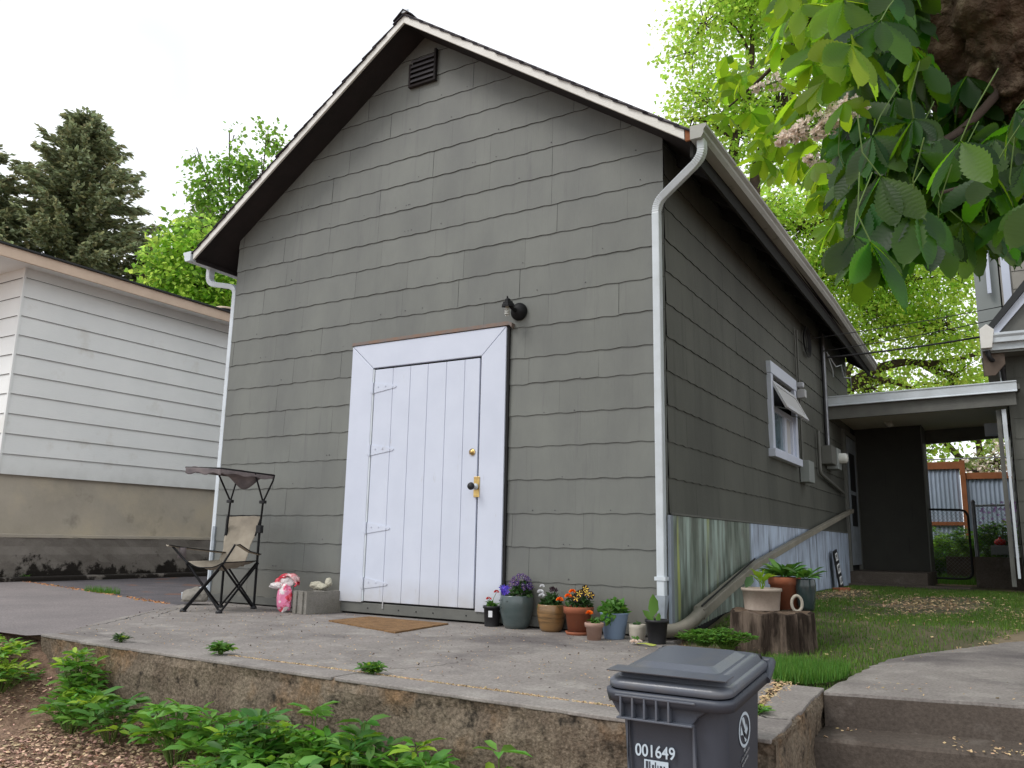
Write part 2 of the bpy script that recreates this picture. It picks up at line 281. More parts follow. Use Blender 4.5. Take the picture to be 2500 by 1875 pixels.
def splash(m, z0, z1, col):   # soil splashed up the foot of the wall
    nt = m.node_tree; L = nt.links.new; b = [n for n in nt.nodes if n.type == 'BSDF_PRINCIPLED'][0]; src = b.inputs['Base Color'].links[0].from_socket
    tc = N(nt, 'ShaderNodeTexCoord'); s = N(nt, 'ShaderNodeSeparateXYZ'); L(tc.outputs['Object'], s.inputs[0]); no = N(nt, 'ShaderNodeTexNoise'); no.inputs['Scale'].default_value = 7; no.inputs['Detail'].default_value = 8; L(tc.outputs['Object'], no.inputs['Vector'])
    a = N(nt, 'ShaderNodeMapRange'); a.inputs[1].default_value = z0; a.inputs[2].default_value = z1; a.inputs[3].default_value = 1.0; a.inputs[4].default_value = 0.0; L(s.outputs['Z'], a.inputs[0])
    q = N(nt, 'ShaderNodeMath', operation='MULTIPLY'); L(a.outputs[0], q.inputs[0]); L(no.outputs[0], q.inputs[1])
    x = N(nt, 'ShaderNodeMix', data_type='RGBA'); L(q.outputs[0], x.inputs[0]); L(src, x.inputs[6]); x.inputs[7].default_value = (*col, 1); L(x.outputs[2], b.inputs['Base Color'])
splash(M['siding'], -.05, .35, (.16, .14, .11)); splash(M['white'], -.02, .22, (.42, .38, .32)); splash(M['nsiding'], 1.2, 1.5, (.6, .6, .57))
M['leaf_bed_deep'] = mat('bed_plant_deep_leaf', (0.075, 0.20, 0.04), 0.5, island=.35, trans=(0.14, 0.36, 0.03, .3))
M['dark_bits'] = mat('dark_twig_bits', (0.07, 0.045, 0.03), .9, island=.5)
# ================================================================== ground
def lerp(a, b, t): return a + (b - a) * t
def pw(x, pts):
    if x <= pts[0][0]: return pts[0][1]
    for (a, b), (c, d) in zip(pts, pts[1:]):
        if x <= c: return lerp(b, d, (x - a) / (c - a))
    return pts[-1][1]
def zbed(x): return pw(x, [(-6, -.16), (-3.3, -.17), (-2.7, -.42), (-1.7, -.49), (-.9, -.54), (0.3, -.57), (40, -.6)])
def zlawn(x, y): return pw(y, [(-1.6, -.125), (-.1, -.135), (.5, -.105), (1.2, -.0), (4.9, .02), (7.0, .0), (9, .0), (30, .05)])
def zbedy(x, y):
    d = -2.5 - y; return zbed(x) - (.26 * min(d, .9) + .12 * max(0, min(d, 4) - .9))
def zground(x, y):
    if y < -2.38:
        return zbedy(x, y) if x < 1.24 else zbedy(1.2, y) - .2
    if x < 0.02:
        b = -.125
        if x < -5: b = lerp(-.125, -.07, min(1, (-5 - x) / 3.5))
        return b
    if x > 1.24 and y < -1.3: return -.8
    return zlawn(x, y) - .012
gx = [-300, -60, -20, -12] + list(np.arange(-10, 6.01, .25)) + [8, 12, 20, 60, 300]; gy = [-60, -20, -9] + list(np.arange(-8, -2.6, .25)) + [-2.381, -2.379, -2.2, -1.9, -1.6, -1.301, -1.299] + list(np.arange(-1, 14, .5)) + [16, 20, 30, 60, 300]
mb = MB(); nx = len(gx)
for y in gy:
    for x in gx:
        z = zground(x, y)
        if -9 < x < 3 and -7 < y < -2.6: z += .02 * math.sin(x * 3.1 + y * 2) * math.sin(y * 4.2 + x)
        mb.v.append((x, y, z))
for j in range(len(gy) - 1):
    for i in range(nx - 1): mb.f.append((j * nx + i, j * nx + i + 1, (j + 1) * nx + i + 1, (j + 1) * nx + i)); mb.sm.append(False)
tag(mb.build('ground', M['mulch_soil']), kind='structure')
def sheet(name, poly, zf, mt, thick=.1, kind='structure'):
    m = MB(); n = len(poly); z = [zf(x, y) for x, y in poly]
    m.add([(x, y, z[i]) for i, (x, y) in enumerate(poly)] + [(x, y, z[i] - thick) for i, (x, y) in enumerate(poly)],
          [tuple(range(n)), tuple(range(2 * n - 1, n - 1, -1))] + [(i, i + n, (i + 1) % n + n, (i + 1) % n) for i in range(n)])
    return tag(m.build(name, mt), kind=kind)
# paved terrace before the door (slab inside the retaining wall)
def wob(pts, a, seed, n=10):
    r = random.Random(seed); o = []
    for (x0, y0), (x1, y1) in zip(pts, pts[1:]):
        for k in range(n): t = k / n; o.append((lerp(x0, x1, t) + r.uniform(-a, a), lerp(y0, y1, t) + r.uniform(-a, a)))
    return o + [pts[-1]]
ter = [(-4.72, 0.05)] + [(-4.62, -.33), (-4.35, -.75), (-3.75, -1.7), (-3.22, -2.36)] + wob([(-3.0, -2.375), (-1.6, -2.36), (-.6, -2.36), (1.11, -2.40)], .006, 1, 24)[1:] + wob([(1.13, -2.33), (1.04, -1.5), (.96, -1.0), (.62, -.72), (.28, -.52), (.06, -.12)], .008, 2, 8)[1:] + [(.06, .05)]
sheet('terrace', ter, lambda x, y: -.1, M['concrete'], .2)
def crack(pts, wd, seed, z=-.0995, name='terrace_crack'):
    r = random.Random(seed); p = wob(pts, .012, seed, 10); m = MB(); vs = []
    for i, (x, y) in enumerate(p):
        q = p[min(i + 1, len(p) - 1)]; o_ = p[max(i - 1, 0)]; d = Vector((q[0] - o_[0], q[1] - o_[1], 0)).normalized(); ww = wd * r.uniform(.3, 1.2) * math.sin(PI * (i + .3) / (len(p) + .3)); vs += [(x - d.y * ww, y + d.x * ww, z), (x + d.y * ww, y - d.x * ww, z)]
    m.add(vs, [(2 * i, 2 * i + 1, 2 * i + 3, 2 * i + 2) for i in range(len(p) - 1)]); return tag(m.build(name, M['dark_gap']), kind='structure')
crack([(-3.3, -2.3), (-3.6, -1.75), (-4.0, -1.2), (-4.4, -.6)], .008, 31); crack([(-4.35, -.55), (-3.95, -1.05), (-3.7, -1.3)], .006, 32); crack([(-.75, -2.33), (-.55, -2.0), (-.5, -1.7)], .003, 33); crack([(-3.2, -2.2), (-2.6, -2.32), (-2.2, -2.34)], .003, 34)
crack([(1.13, -2.2), (1.2, -2.26), (1.29, -2.245)], .004, 35, -.0925)
# driveway: a patched asphalt apron left of the terrace, going back between the houses
def zdrv(x, y): return lerp(-.104, -.055, min(1, max(0, (-5 - x) / 3.5)))
dr1 = [(-14, -2.62), (-3.30, -2.52), (-3.23, -2.36), (-3.62, -1.70), (-4.25, -.83), (-4.60, -.42), (-5.2, -.33), (-6.3, -.12), (-8.0, .12), (-14, .4)]
def gsheet(name, poly, zf, mt):  # fan split along x for a bent sheet: fine cells clipped to the polygon
    m = bpy.data.meshes.new(name); bm = bmesh.new()
    f = bm.faces.new([bm.verts.new((x, y, 0)) for x, y in poly])
    for cx in np.arange(-13, -3, .5): bmesh.ops.bisect_plane(bm, geom=bm.verts[:] + bm.edges[:] + bm.faces[:], plane_co=(cx, 0, 0), plane_no=(1, 0, 0))
    for v in bm.verts: v.co.z = zf(v.co.x, v.co.y)
    bm.to_mesh(m); bm.free(); m.materials.append(mt); o = bpy.data.objects.new(name, m); link(o)
    return tag(o, kind='structure')
gsheet('driveway', dr1, lambda x, y: zdrv(x, y), M['asphalt'])
gsheet('driveway', [(-14, .42), (-8.0, .14), (-6.3, -.10), (-5.2, -.31), (-4.7, -.40), (-4.62, .05), (-4.62, 16), (-14, 16)], lambda x, y: zdrv(x, y) - .008, M['asphalt_dark'])
# retaining wall in front of and beside the terrace
rw = empty('retaining_wall', (-1, -2.5, -.6), label='low weathered concrete retaining wall with moss stains holding up the terrace', cat='wall')
def ragged(m, p0, p1, z0, zt, th, nseg, r, side=1):
    """wall strip from p0 to p1 with an uneven face; thickness th to the inner side"""
    d = Vector((p1[0] - p0[0], p1[1] - p0[1], 0)); L = d.length; d.normalize(); nrm = Vector((d.y, -d.x, 0)) * side
    rows = [0.0, .012, .05, .12, .2, .3, .42, .58, .8, 1.2]
    vs = []; fs = []
    for i in range(nseg + 1):
        t = i / nseg * L; base = Vector((p0[0], p0[1], 0)) + d * t
        inner = base - nrm * th
        vs.append((inner.x, inner.y, zt)); 
        for j, h in enumerate(rows):
            off = (-.008 if j == 0 else 0.0) + r.uniform(-.006, .006) + .010 * math.sin(t * 5 + j * 1.7) * (j > 1)
            if j == 0: off = -.012 + r.uniform(-.01, .006)
            q = base + nrm * off; vs.append((q.x, q.y, zt - h - (0 if j == 0 else r.uniform(0, .006))))
    k = len(rows) + 1
    for i in range(nseg):
        for j in range(k - 1): fs.append((i * k + j, (i + 1) * k + j, (i + 1) * k + j + 1, i * k + j + 1))
    m.add(vs, fs, False)
_r = random.Random(5)
m1 = MB(); ragged(m1, (-3.22, -2.465), (-2.72, -2.50), 0, -.098, .12, 24, _r); ragged(m1, (-2.72, -2.515), (1.31, -2.60), 0, -.098, .135, 160, _r)
m1.v = [(x, y, z) for x, y, z in m1.v]
m1.build('front_face', M['wallface'], None).parent = rw
rw.children[0].location = (1, 2.5, .6)
m2 = MB(); ragged(m2, (1.31, -2.60), (1.255, -1.42), 0, -.098, .17, 60, _r); o = m2.build('side_face', M['wallface'], rw); o.location = (1, 2.5, .6)
# concrete coping cap: thin top layer, lighter, cracked into pieces
m3 = MB()
def cap(poly, z0=-.11, z1=-.094): m3.prism(poly, lambda u, v, d: (u, v, d), z0, z1)
cap([(-3.225, -2.47)] + wob([(-3.225, -2.47), (-2.72, -2.505)], .004, 3, 6)[1:] + wob([(-2.72, -2.52), (-.7, -2.565)], .005, 4, 30) + [(-.69, -2.385), (-3.2, -2.385)])
cap(wob([(-.686, -2.565), (1.0, -2.60)], .005, 6, 30) + [(.99, -2.425), (-.68, -2.385)])
cap([(1.006, -2.60), (1.30, -2.61), (1.30, -2.50), (1.215, -2.46), (1.13, -2.47), (1.0, -2.425)])
cap([(1.302, -2.495), (1.29, -2.25), (1.2, -2.265), (1.145, -2.215), (1.135, -2.46), (1.215, -2.45)])
cap([(1.29, -2.243)] + wob([(1.285, -2.24), (1.255, -1.43)], .005, 8, 12) + [(1.08, -1.43), (1.145, -2.205), (1.2, -2.255)])
o = m3.build('coping', M['concrete'], rw, .004); o.location = (1, 2.5, .6)
# steps and path at the right
st = empty('concrete_steps', (1.9, -1.9, -.6), label='worn concrete steps going down beside the retaining wall', cat='steps')
def tilt(x): return .03 * (x - 1.3)
ys = [-1.50, -1.76, -2.03, -2.3, -2.57]; zs = [-.1, -.245, -.39, -.535, -.68]
for k in range(1, 5):
    m = MB(); y0 = ys[k - 1]; y1 = ys[k]; z = zs[k]; r = random.Random(k); n = 26
    top = []; 
    for i in range(n + 1):
        x = lerp(1.265, 3.4, i / n); dy = .06 * (x - 1.3)
        top.append((x, dy, tilt(x), r.uniform(-.006, .006)))
    vs = []; 
    for x, dy, tz, e in top: vs += [(x, y0 + dy + .02, z + tz + .004), (x, y1 + dy + e + .012, z + tz), (x, y1 + dy + e, z + tz - .014), (x, y1 + dy - .004, z + tz - .2)]
    fs = [(i * 4 + j, (i + 1) * 4 + j, (i + 1) * 4 + j + 1, i * 4 + j + 1) for i in range(n) for j in range(3)]
    m.add(vs, fs); o = m.build('step', M['concrete_step'], st); o.location = (-1.9, 1.9, .6)
m = MB(); n = 30; r = random.Random(11); pts = []
edge = [(3.4, 9)] + [(2.9, 4.0), (2.5, 2.3), (2.12, 1.35), (1.86, .75), (1.72, .5), (1.5, .12), (1.38, -.15), (1.33, -.5), (1.30, -.9), (1.262, -1.45)]
edge = wob(edge, .012, 12, 6)
front = [(lerp(1.265, 3.4, i / n), ys[0] + .06 * (lerp(1.265, 3.4, i / n) - 1.3) + r.uniform(-.005, .005)) for i in range(n + 1)]
poly = edge + front
zl = lambda x, y: -.1 + tilt(x) + max(0, y + .2) * .022
sheet('path', poly, zl, M['concrete'], .3)
m = MB()   # riser under the landing edge in darker step concrete
vs = []
for x, y in front: vs += [(x, y - .003, zl(x, y) - .012), (x, y - .004, zl(x, y) - .25)]
m.add(vs, [(i * 2, i * 2 + 2, i * 2 + 3, i * 2 + 1) for i in range(n)]); o = m.build('step', M['concrete_step'], st); o.location = (-1.9, 1.9, .6)
# lawn sheet
m = MB(); lx = np.arange(0.03, 3.3, .15); ly = np.arange(-1.45, 9, .2); nxl = len(lx)
for y in ly:
    for x in lx:
        m.v.append((x, y, zlawn(x, y) - .004 + .008 * math.sin(x * 5 + y * 3) * math.sin(y * 4)))
for j in range(len(ly) - 1):
    for i in range(nxl - 1):
        if lx[i] > 1.05 and ly[j] < -1.3: continue
        m.f.append((j * nxl + i, j * nxl + i + 1, (j + 1) * nxl + i + 1, (j + 1) * nxl + i)); m.sm.append(True)
tag(m.build('lawn', M['soil']), kind='structure')

# ================================================================== the grey house
W = -4.68; PX = -2.34; DEP = 8.22
def roofz(x): return 5.19 - .69 * abs(x - PX)
house = empty('shingled_house', (PX, 4, -.1), label='grey shingled gabled outbuilding with white plank door and low side window', cat='building')
HL = (-PX, -4, .1)
def part(mb, name, mt, parent=house, bevel=0.0, label=None, loc=HL, p2=None):
    o = mb.build(name, mt, p2 if p2 is not None else parent, bevel, label)
    if p2 is None: o.location = loc
    return o
# solid wall core with the side window opening
m = MB()
m.prism([(W, -.09), (0, -.09), (0, roofz(0)), (PX, roofz(PX)), (W, roofz(W))], lambda u, v, d: (u, d, v), 0.0, .12)
m.prism([(W, -.09), (0, -.09), (0, roofz(0)), (PX, roofz(PX)), (W, roofz(W))], lambda u, v, d: (u, d, v), DEP - .12, DEP)
m.box(W, W + .12, .12, DEP - .12, -.09, roofz(W))
WY0, WY1, WZ0, WZ1 = 3.03, 4.09, 1.50, 2.33
for a in ((.12, WY0, -.09, roofz(0)), (WY1, DEP - .12, -.09, roofz(0)), (WY0, WY1, -.09, WZ0), (WY0, WY1, WZ1, roofz(0))): m.box(-.12, 0, *a)
core = part(m, 'wall', M['dark_gap'])
def siding(m, mapf, cz, u0, u1, topf, holes, seed, shw=.61, lo=None, amp=.0032, per=.185, gapmul=1.0, wave_break=True):
    r = random.Random(seed)
    for ci in range(len(cz) - 1):
        zb, zt = cz[ci], cz[ci + 1] + .012; off = r.uniform(0, shw); ph = r.uniform(0, 6.28)
        u = u0 - off; k = 0
        while u < u1:
            a = max(u, u0); g = r.choice([.0003, .0006, .0010, .0014, .002, .003, .004]) * gapmul; b = min(u + shw - g, u1); dz = r.uniform(-.0025, .0025); dd = r.uniform(0, .0022)
            if b - a > .01:
                n = max(2, int((b - a) / .022)); seg = []
                for i in range(n + 1):
                    x = a + (b - a) * i / n; lo_ = zb + amp * math.sin(2 * PI * x / per + ph) + .0012 * math.sin(x * 19 + ph * 2) + .0007 * math.sin(x * 71 + ph) + dz; hi = min(zt, topf(x))
                    ok = hi > lo_ + .004 and not any(h[0] < x < h[1] and h[2] < (zb + zt) / 2 < h[3] for h in holes)
                    seg.append((x, lo_, hi) if ok else None)
                run = []
                for s_ in seg + [None]:
                    if s_ is not None: run.append(s_); continue
                    if len(run) > 1:
                        vs = []; fs = []
                        for x, l, h in run: vs += [mapf(x, .0015, h), mapf(x, .0085 + dd, l), mapf(x, .0010, l + .001)]
                        for i in range(len(run) - 1): fs += [(3 * i, 3 * i + 1, 3 * i + 4, 3 * i + 3), (3 * i + 1, 3 * i + 2, 3 * i + 5, 3 * i + 4)]
                        m.add(vs, fs)
                    run = []
            u += shw; k += 1
def under(o, dark='dark_gap', bynormal=False):   # lap undersides coloured dark to draw the shadow line below each course
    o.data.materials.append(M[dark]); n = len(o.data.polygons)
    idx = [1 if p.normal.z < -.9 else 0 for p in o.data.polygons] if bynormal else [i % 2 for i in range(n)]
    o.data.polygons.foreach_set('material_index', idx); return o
fm = lambda u, d, z: (u, -d, z); fm_n = lambda u, v, d: (u, -d, v)
topf = lambda x: roofz(x) + .02
m = MB(); cl = [-.02, .232, .482, .732, .98, 1.228, 1.478, 1.724, 1.983, 2.231]; crr = [-.012, .236, .496, .747, 1.006, 1.261, 1.512, 1.766, 1.977, 2.234]
up = [2.234, 2.485, 2.734, 2.989, 3.238, 3.496, 3.75, 4.005, 4.26, 4.51, 4.76, 5.01, 5.26]
siding(m, fm, cl, W, -2.955, topf, [], 21, gapmul=.8); siding(m, fm, crr, -1.36, 0.0, topf, [], 22, gapmul=.7); siding(m, fm, up, W, 0.0, topf, [(-2.96, -1.36, 0, 2.24)], 23)
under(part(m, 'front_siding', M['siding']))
m = MB(); r = random.Random(77)
for k in range(95):
    x = r.uniform(W + .1, -.1); z = r.uniform(.1, 4.6)
    if z > roofz(x) - .15 or (-3.0 < x < -1.3 and z < 2.3): continue
    zc_ = -.02 + round((z + .02) / .2515) * .2515 + .035; q = r.uniform(.0025, .0045); m.prism([(x - q, zc_ - q), (x + q, zc_ - q), (x + q, zc_ + q), (x - q, zc_ + q)], fm_n, .0, .0115)
tag(part(m, 'nail_heads', M['grey_dark']), kind='stuff')
m = MB(); smf = lambda u, d, z: (d, u, z)
cs = [.743, .998, 1.256, 1.519, 1.768, 2.028, 2.282, 2.529, 2.773, 3.03, 3.285, 3.54, 3.7]
siding(m, smf, cs, 0.0, DEP, lambda x: roofz(0), [(2.97, 4.23, 1.45, 2.41), (7.46, 8.24, .3, 2.2)], 31, gapmul=.8)
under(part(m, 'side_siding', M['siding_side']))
# left side: plain lap of the same shingles
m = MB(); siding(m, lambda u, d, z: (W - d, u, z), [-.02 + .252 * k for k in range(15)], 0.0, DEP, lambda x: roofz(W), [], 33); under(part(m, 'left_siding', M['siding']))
m = MB(); m.box(W - .008, -2.99, -.019, -.0, -.088, -.022); part(m, 'base_board', M['grey_trim'], bevel=.003); m = MB(); m.box(-1.33, .012, -.019, 0, -.088, -.014); part(m, 'base_board', M['grey_trim'], bevel=.003)
m = MB(); m.box(0.0105, .022, -.012, .03, -.09, .735); m.box(-.0, .022, -.0255, -.0125, -.09, .735); part(m, 'corner_flashing', M['galv'])
# corrugated skirt on the side
m = MB(); n = 1400; vs = []; yy0, yy1 = 0.035, 7.4
for i in range(n + 1):
    y = lerp(yy0, yy1, i / n); x = .018 + .0075 * math.sin(2 * PI * y / .068); zb = pw(y, [(0, -.07), (.5, -.055), (1.2, .0), (5, .02), (8, .0)])
    vs += [(x, y, .735), (x, y, zb)]
m.add(vs, [(2 * i, 2 * i + 1, 2 * i + 3, 2 * i + 2) for i in range(n)], True)
# skirt paint: algae streaks are real stains, laid out along the wall
def skirt_mat():
    mm = bpy.data.materials.new('stained_corrugated_sheet'); mm.use_nodes = True; nt = mm.node_tree; b = nt.nodes['Principled BSDF']; L = nt.links.new
    tc = N(nt, 'ShaderNodeTexCoord'); sx = N(nt, 'ShaderNodeSeparateXYZ'); L(tc.outputs['Object'], sx.inputs[0])
    def ns(scale, st, lo, hi, off):
        mp = N(nt, 'ShaderNodeMapping'); mp.inputs['Scale'].default_value = st; mp.inputs['Location'].default_value = (off,) * 3; L(tc.outputs['Object'], mp.inputs[0]); q = N(nt, 'ShaderNodeTexNoise'); q.inputs['Scale'].default_value = scale; q.inputs['Detail'].default_value = 5
        L(mp.outputs[0], q.inputs['Vector']); r = N(nt, 'ShaderNodeMapRange'); r.inputs[1].default_value = lo; r.inputs[2].default_value = hi; L(q.outputs[0], r.inputs[0]); return r.outputs[0]
    def mix(f, a, c):
        x = N(nt, 'ShaderNodeMix', data_type='RGBA'); L(f, x.inputs[0]) if not isinstance(f, float) else None
        for i, q in ((6, a), (7, c)):
            if isinstance(q, tuple): x.inputs[i].default_value = (*q, 1)
            else: L(q, x.inputs[i])
        return x.outputs[2]
    def rng(lo, hi):
        r = N(nt, 'ShaderNodeMapRange'); r.inputs[1].default_value = lo; r.inputs[2].default_value = hi; L(sx.outputs['Y'], r.inputs[0]); return r.outputs[0]
    def mul(a, c):
        q = N(nt, 'ShaderNodeMath', operation='MULTIPLY'); L(a, q.inputs[0]); L(c, q.inputs[1]); return q.outputs[0]
    near = mix(ns(5, (0, 2.2, .35), .42, .6, 0), (0.10, .125, .10), (.20, .235, .20))
    near = mix(ns(3, (0, 1, 2), .5, .75, 4), near, (.13, .135, .115))
    lime = N(nt, 'ShaderNodeMath', operation='MULTIPLY'); L(ns(11, (0, 1.0, .04), .60, .66, 9), lime.inputs[0]); L(rng(1.3, .5), lime.inputs[1])
    near = mix(lime.outputs[0], near, (.38, .42, .13))
    near = mix(mul(ns(9, (0, 1.1, .1), .52, .66, 2), rng(2.4, 1.4)), near, (.34, .42, .38))
    far = mix(ns(6, (0, 1.6, .35), .4, .62, 1), (.30, .34, .42), (.44, .52, .64)); far = mix(ns(7, (0, 2, .2), .56, .68, 6), far, (.10, .11, .12))
    c = mix(rng(2.0, 2.1), near, far); L(c, b.inputs['Base Color']); b.inputs['Roughness'].default_value = .5; b.inputs['Metallic'].default_value = .25
    return mm
part(m, 'corrugated_skirt', skirt_mat(), loc=HL)
m = MB(); m.box(.0125, .03, .02, 7.42, .738, .752); part(m, 'skirt_trim', M['grey_trim'])
# ---- roof
def roofslab(m, x0, x1, y0, y1, a, b):
    """slab between roofz+a and roofz+b"""
    m.prism([(x0, roofz(x0) + a), (x1, roofz(x1) + a), (x1, roofz(x1) + b), (x0, roofz(x0) + b)], lambda u, v, d: (u, d, v), y0, y1)
EL, ER, YF, YB = -5.02, .33, -.30, 8.55
m = MB(); roofslab(m, EL, PX, YF, YB, .01, .035); roofslab(m, PX, ER, YF, YB, .01, .035); part(m, 'roof', M['soffit'])
roof = [c for c in house.children if c.name.startswith('roof')][0]
for y in np.arange(.25, 8.3, .61):     # exposed rafter tails under the side eaves
    for x0, x1 in ((W - .30, W - .02), (.02, .30)):
        m = MB(); m.prism([(x0, roofz(x0) - .10), (x1, roofz(x1) - .10), (x1, roofz(x1) + .008), (x0, roofz(x0) + .008)], lambda u, v, d: (u, d, v), y, y + .04); m.build('rafter_tail', M['eave_dark'], roof)
m = MB(); m.box(.302, .325, -.27, 8.5, roofz(.31) - .12, roofz(.31) + .005); m.build('eave_board', M['eave_dark'], roof); m = MB(); m.box(-5.015, -4.992, -.27, 8.5, roofz(-5.0) - .03, roofz(-5.0) + .005); m.build('eave_board', M['soffit'], roof)
# shingle courses as overlapping tabs, so the rake edge is stepped
r = random.Random(3); m = MB()
for side in (-1, 1):
    L0 = (PX - EL if side < 0 else ER - PX) + .03; n = int(L0 / math.cos(math.atan(.69)) * 0 + L0 / .118)
    for k in range(n + 1):
        xa = L0 - k * .118; xb = max(0.0, xa - .155); j = r.uniform(-.006, .01); 
        if xa < .02: break
        f = lambda d, off: (PX + side * d, 5.19 - .69 * d + off)
        pts = [f(xa, .052 + .021), f(xb, .052), f(xb, .044), f(xa, .052 + .009)]
        m.prism(pts, lambda u, v, d: (u, d, v), YF - .035 - j, YB)
m.build('roof_shingles', M['shingle'], roof)
m = MB()
for k in range(60):
    y0 = YF - .045 + k * .15; 
    for side in (-1, 1):
        f = lambda d, off: (PX + side * d, 5.19 - .69 * d + off)
        m.prism([f(0, .108), f(.11, .098), f(.11, .088), f(0, .098)], lambda u, v, d: (u, d, v), y0, y0 + .165)
m.build('ridge_cap', M['shingle'], roof)
m = MB()
for side, x1 in ((-1, EL + .02), (1, ER - .05)):
    a, b = (x1, PX) if side < 0 else (PX, x1); roofslab(m, a, b, YF - .022, YF - .001, -.022, .056)
part(m, 'rake_board', M['rake'], bevel=.003)
m = MB()
for a, b in ((EL, PX), (PX, ER)): roofslab(m, a, b, YF - .012, YF + .02, .0565, .082)
part(m, 'drip_edge', M['drip'])
m = MB(); m.box(PX - .02, PX + .05, YF - .035, YF - .02, 5.262, 5.285); part(m, 'ridge_flashing', M['white_metal'])
m = MB(); m.box(.285, .335, YF - .02, YF + .0, roofz(.3) - .02, roofz(.3) + .06); part(m, 'rotten_rake_end', M['fence_wood'])
# ---- gutters (K profile), swept along y
kprof = [(0, 0), (0, .10), (.004, .10), (.004, .004), (.075, .004), (.092, .035), (.092, .06), (.112, .082), (.112, .10), (.117, .10), (.117, .078), (.097, .056), (.097, .032), (.078, 0)]
def gutter(side, path, name, mt):
    m = MB(); n = len(kprof); vs = []
    for (x, y, z) in path:
        for a, b in kprof: vs.append((x + side * a, y, z + b))
    k = len(path); fs = [(i * n + j, i * n + (j + 1) % n, (i + 1) * n + (j + 1) % n, (i + 1) * n + j) for i in range(k - 1) for j in range(n)]
    m.add(vs, fs); cp = [(0, 0), (.078, 0), (.097, .032), (.097, .056), (.117, .078), (.117, .10), (0, .10)]
    for (x, y, z), s in ((path[0], -1), (path[-1], 1)):
        m.prism(cp, lambda u, v, d: (x + side * u, y + s * d, z + v), .0005, .003)
    return part(m, name, mt)
gutter(1, [(.33, -.345, 3.335), (.33, 1.4, 3.37), (.33, 3.6, 3.40), (.33, 4.75, 3.41), (.33, 8.45, 3.33)], 'gutter', M['gutter_grey'])
gutter(-1, [(-5.02, -.335, 3.325), (-5.02, 8.5, 3.33)], 'gutter', M['white_metal'])
# ---- downspouts: corrugated rectangular elbows
dprof = []
for cx, cy, a0 in ((.022, .030, 0), (-.022, .030, 90), (-.022, -.030, 180), (.022, -.030, 270)):
    for k in range(3): a = math.radians(a0 + 45 * k); dprof.append((cx + .006 * math.cos(a), cy + .006 * math.sin(a)))
def smooth_path(pts, rad=.09, n=9):
    P = [Vector(p) for p in pts]; o = [P[0]]
    for i in range(1, len(P) - 1):
        a = (P[i - 1] - P[i]); b = (P[i + 1] - P[i]); ra = min(rad, a.length * .48); rb = min(rad, b.length * .48); A = P[i] + a.normalized() * ra; B = P[i] + b.normalized() * rb
        for k in range(n + 1):
            t = k / n; o.append(A.lerp(P[i], t).lerp(P[i].lerp(B, t), t))
    o.append(P[-1]); return o
def downspout(name, pts, mt, up, lab=None):
    m = MB(); path = smooth_path(pts); fine = []; sc_ = []
    for i in range(len(path) - 1):
        d = (path[i + 1] - path[i]).length
        if d < .05:
            for q in (0, .5): fine.append(path[i].lerp(path[i + 1], q)); sc_.append(1.0 if q == 0 else .94)
        else: fine.append(path[i]); sc_.append(1.0)
    fine.append(path[-1]); sc_.append(1.0)
    m.sweep(fine, dprof, up=up, scale=sc_); return part(m, name, mt, label=lab)
d1 = downspout('downspout', [(.392, -.275, 3.34), (.392, -.275, 3.22), (-.035, -.058, 3.045), (-.035, -.055, .165)], M['white_metal'], (0, 1, 0))
m = MB(); m.box(-.075, .005, -.098, -.018, .29, .315); m.build('strap', M['white_metal'], d1)
m = MB(); m.lathe([(.05, .19), (.048, .16), (.033, .06), (.034, .02)], (-.035, -.06, 0), 4, Matrix.Rotation(PI / 4, 4, 'Z'), False); m.build('outlet_adapter', M['pipe_light'], d1)
d2 = downspout('downspout', [(-5.09, -.02, 3.33), (-5.09, -.02, 3.17), (-4.735, .05, 3.10), (-4.735, .05, .02), (-4.80, -.22, -.05)], M['white_metal'], (0, 1, 0))
m = MB(); m.box(-4.70, -4.665, -.022, .03, -.08, .62); m.build('side_sleeve', M['pipe_light'], d2)
# diagonal drain running down the side wall
m = MB(); pth = [(.09, 7.4, 1.06), (.09, 6.75, .985), (.09, 4.0, .64), (.09, 1.75, .345), (.09, .32, .075)]
m.sweep(pth, [(-.03, -.028), (.03, -.028), (.03, .028), (-.03, .028)], up=(0, 0, 1)); m.sweep([(.1, 1.72, .335), (.10, 1.0, .20), (.105, .30, .055)], [(-.04, -.04), (.04, -.04), (.04, .035), (-.04, .035)], up=(0, 0, 1))
dp = part(m, 'drain_pipe', M['pipe'], bevel=.006)
m = MB(); m.tube(smooth_path([(.105, .34, .065), (.105, .16, .015), (.06, .02, -.035), (-.03, -.10, -.045)], .12), .045, 16); m.build('pipe_elbow', M['pipe'], dp)
m = MB(); m.sweep([(.12, 1.80, .425), (.125, .30, .11)], [(-.004, -.006), (.004, -.006), (.004, .006), (-.004, .006)]); m.build('dark_seam', M['black_plastic'], dp)
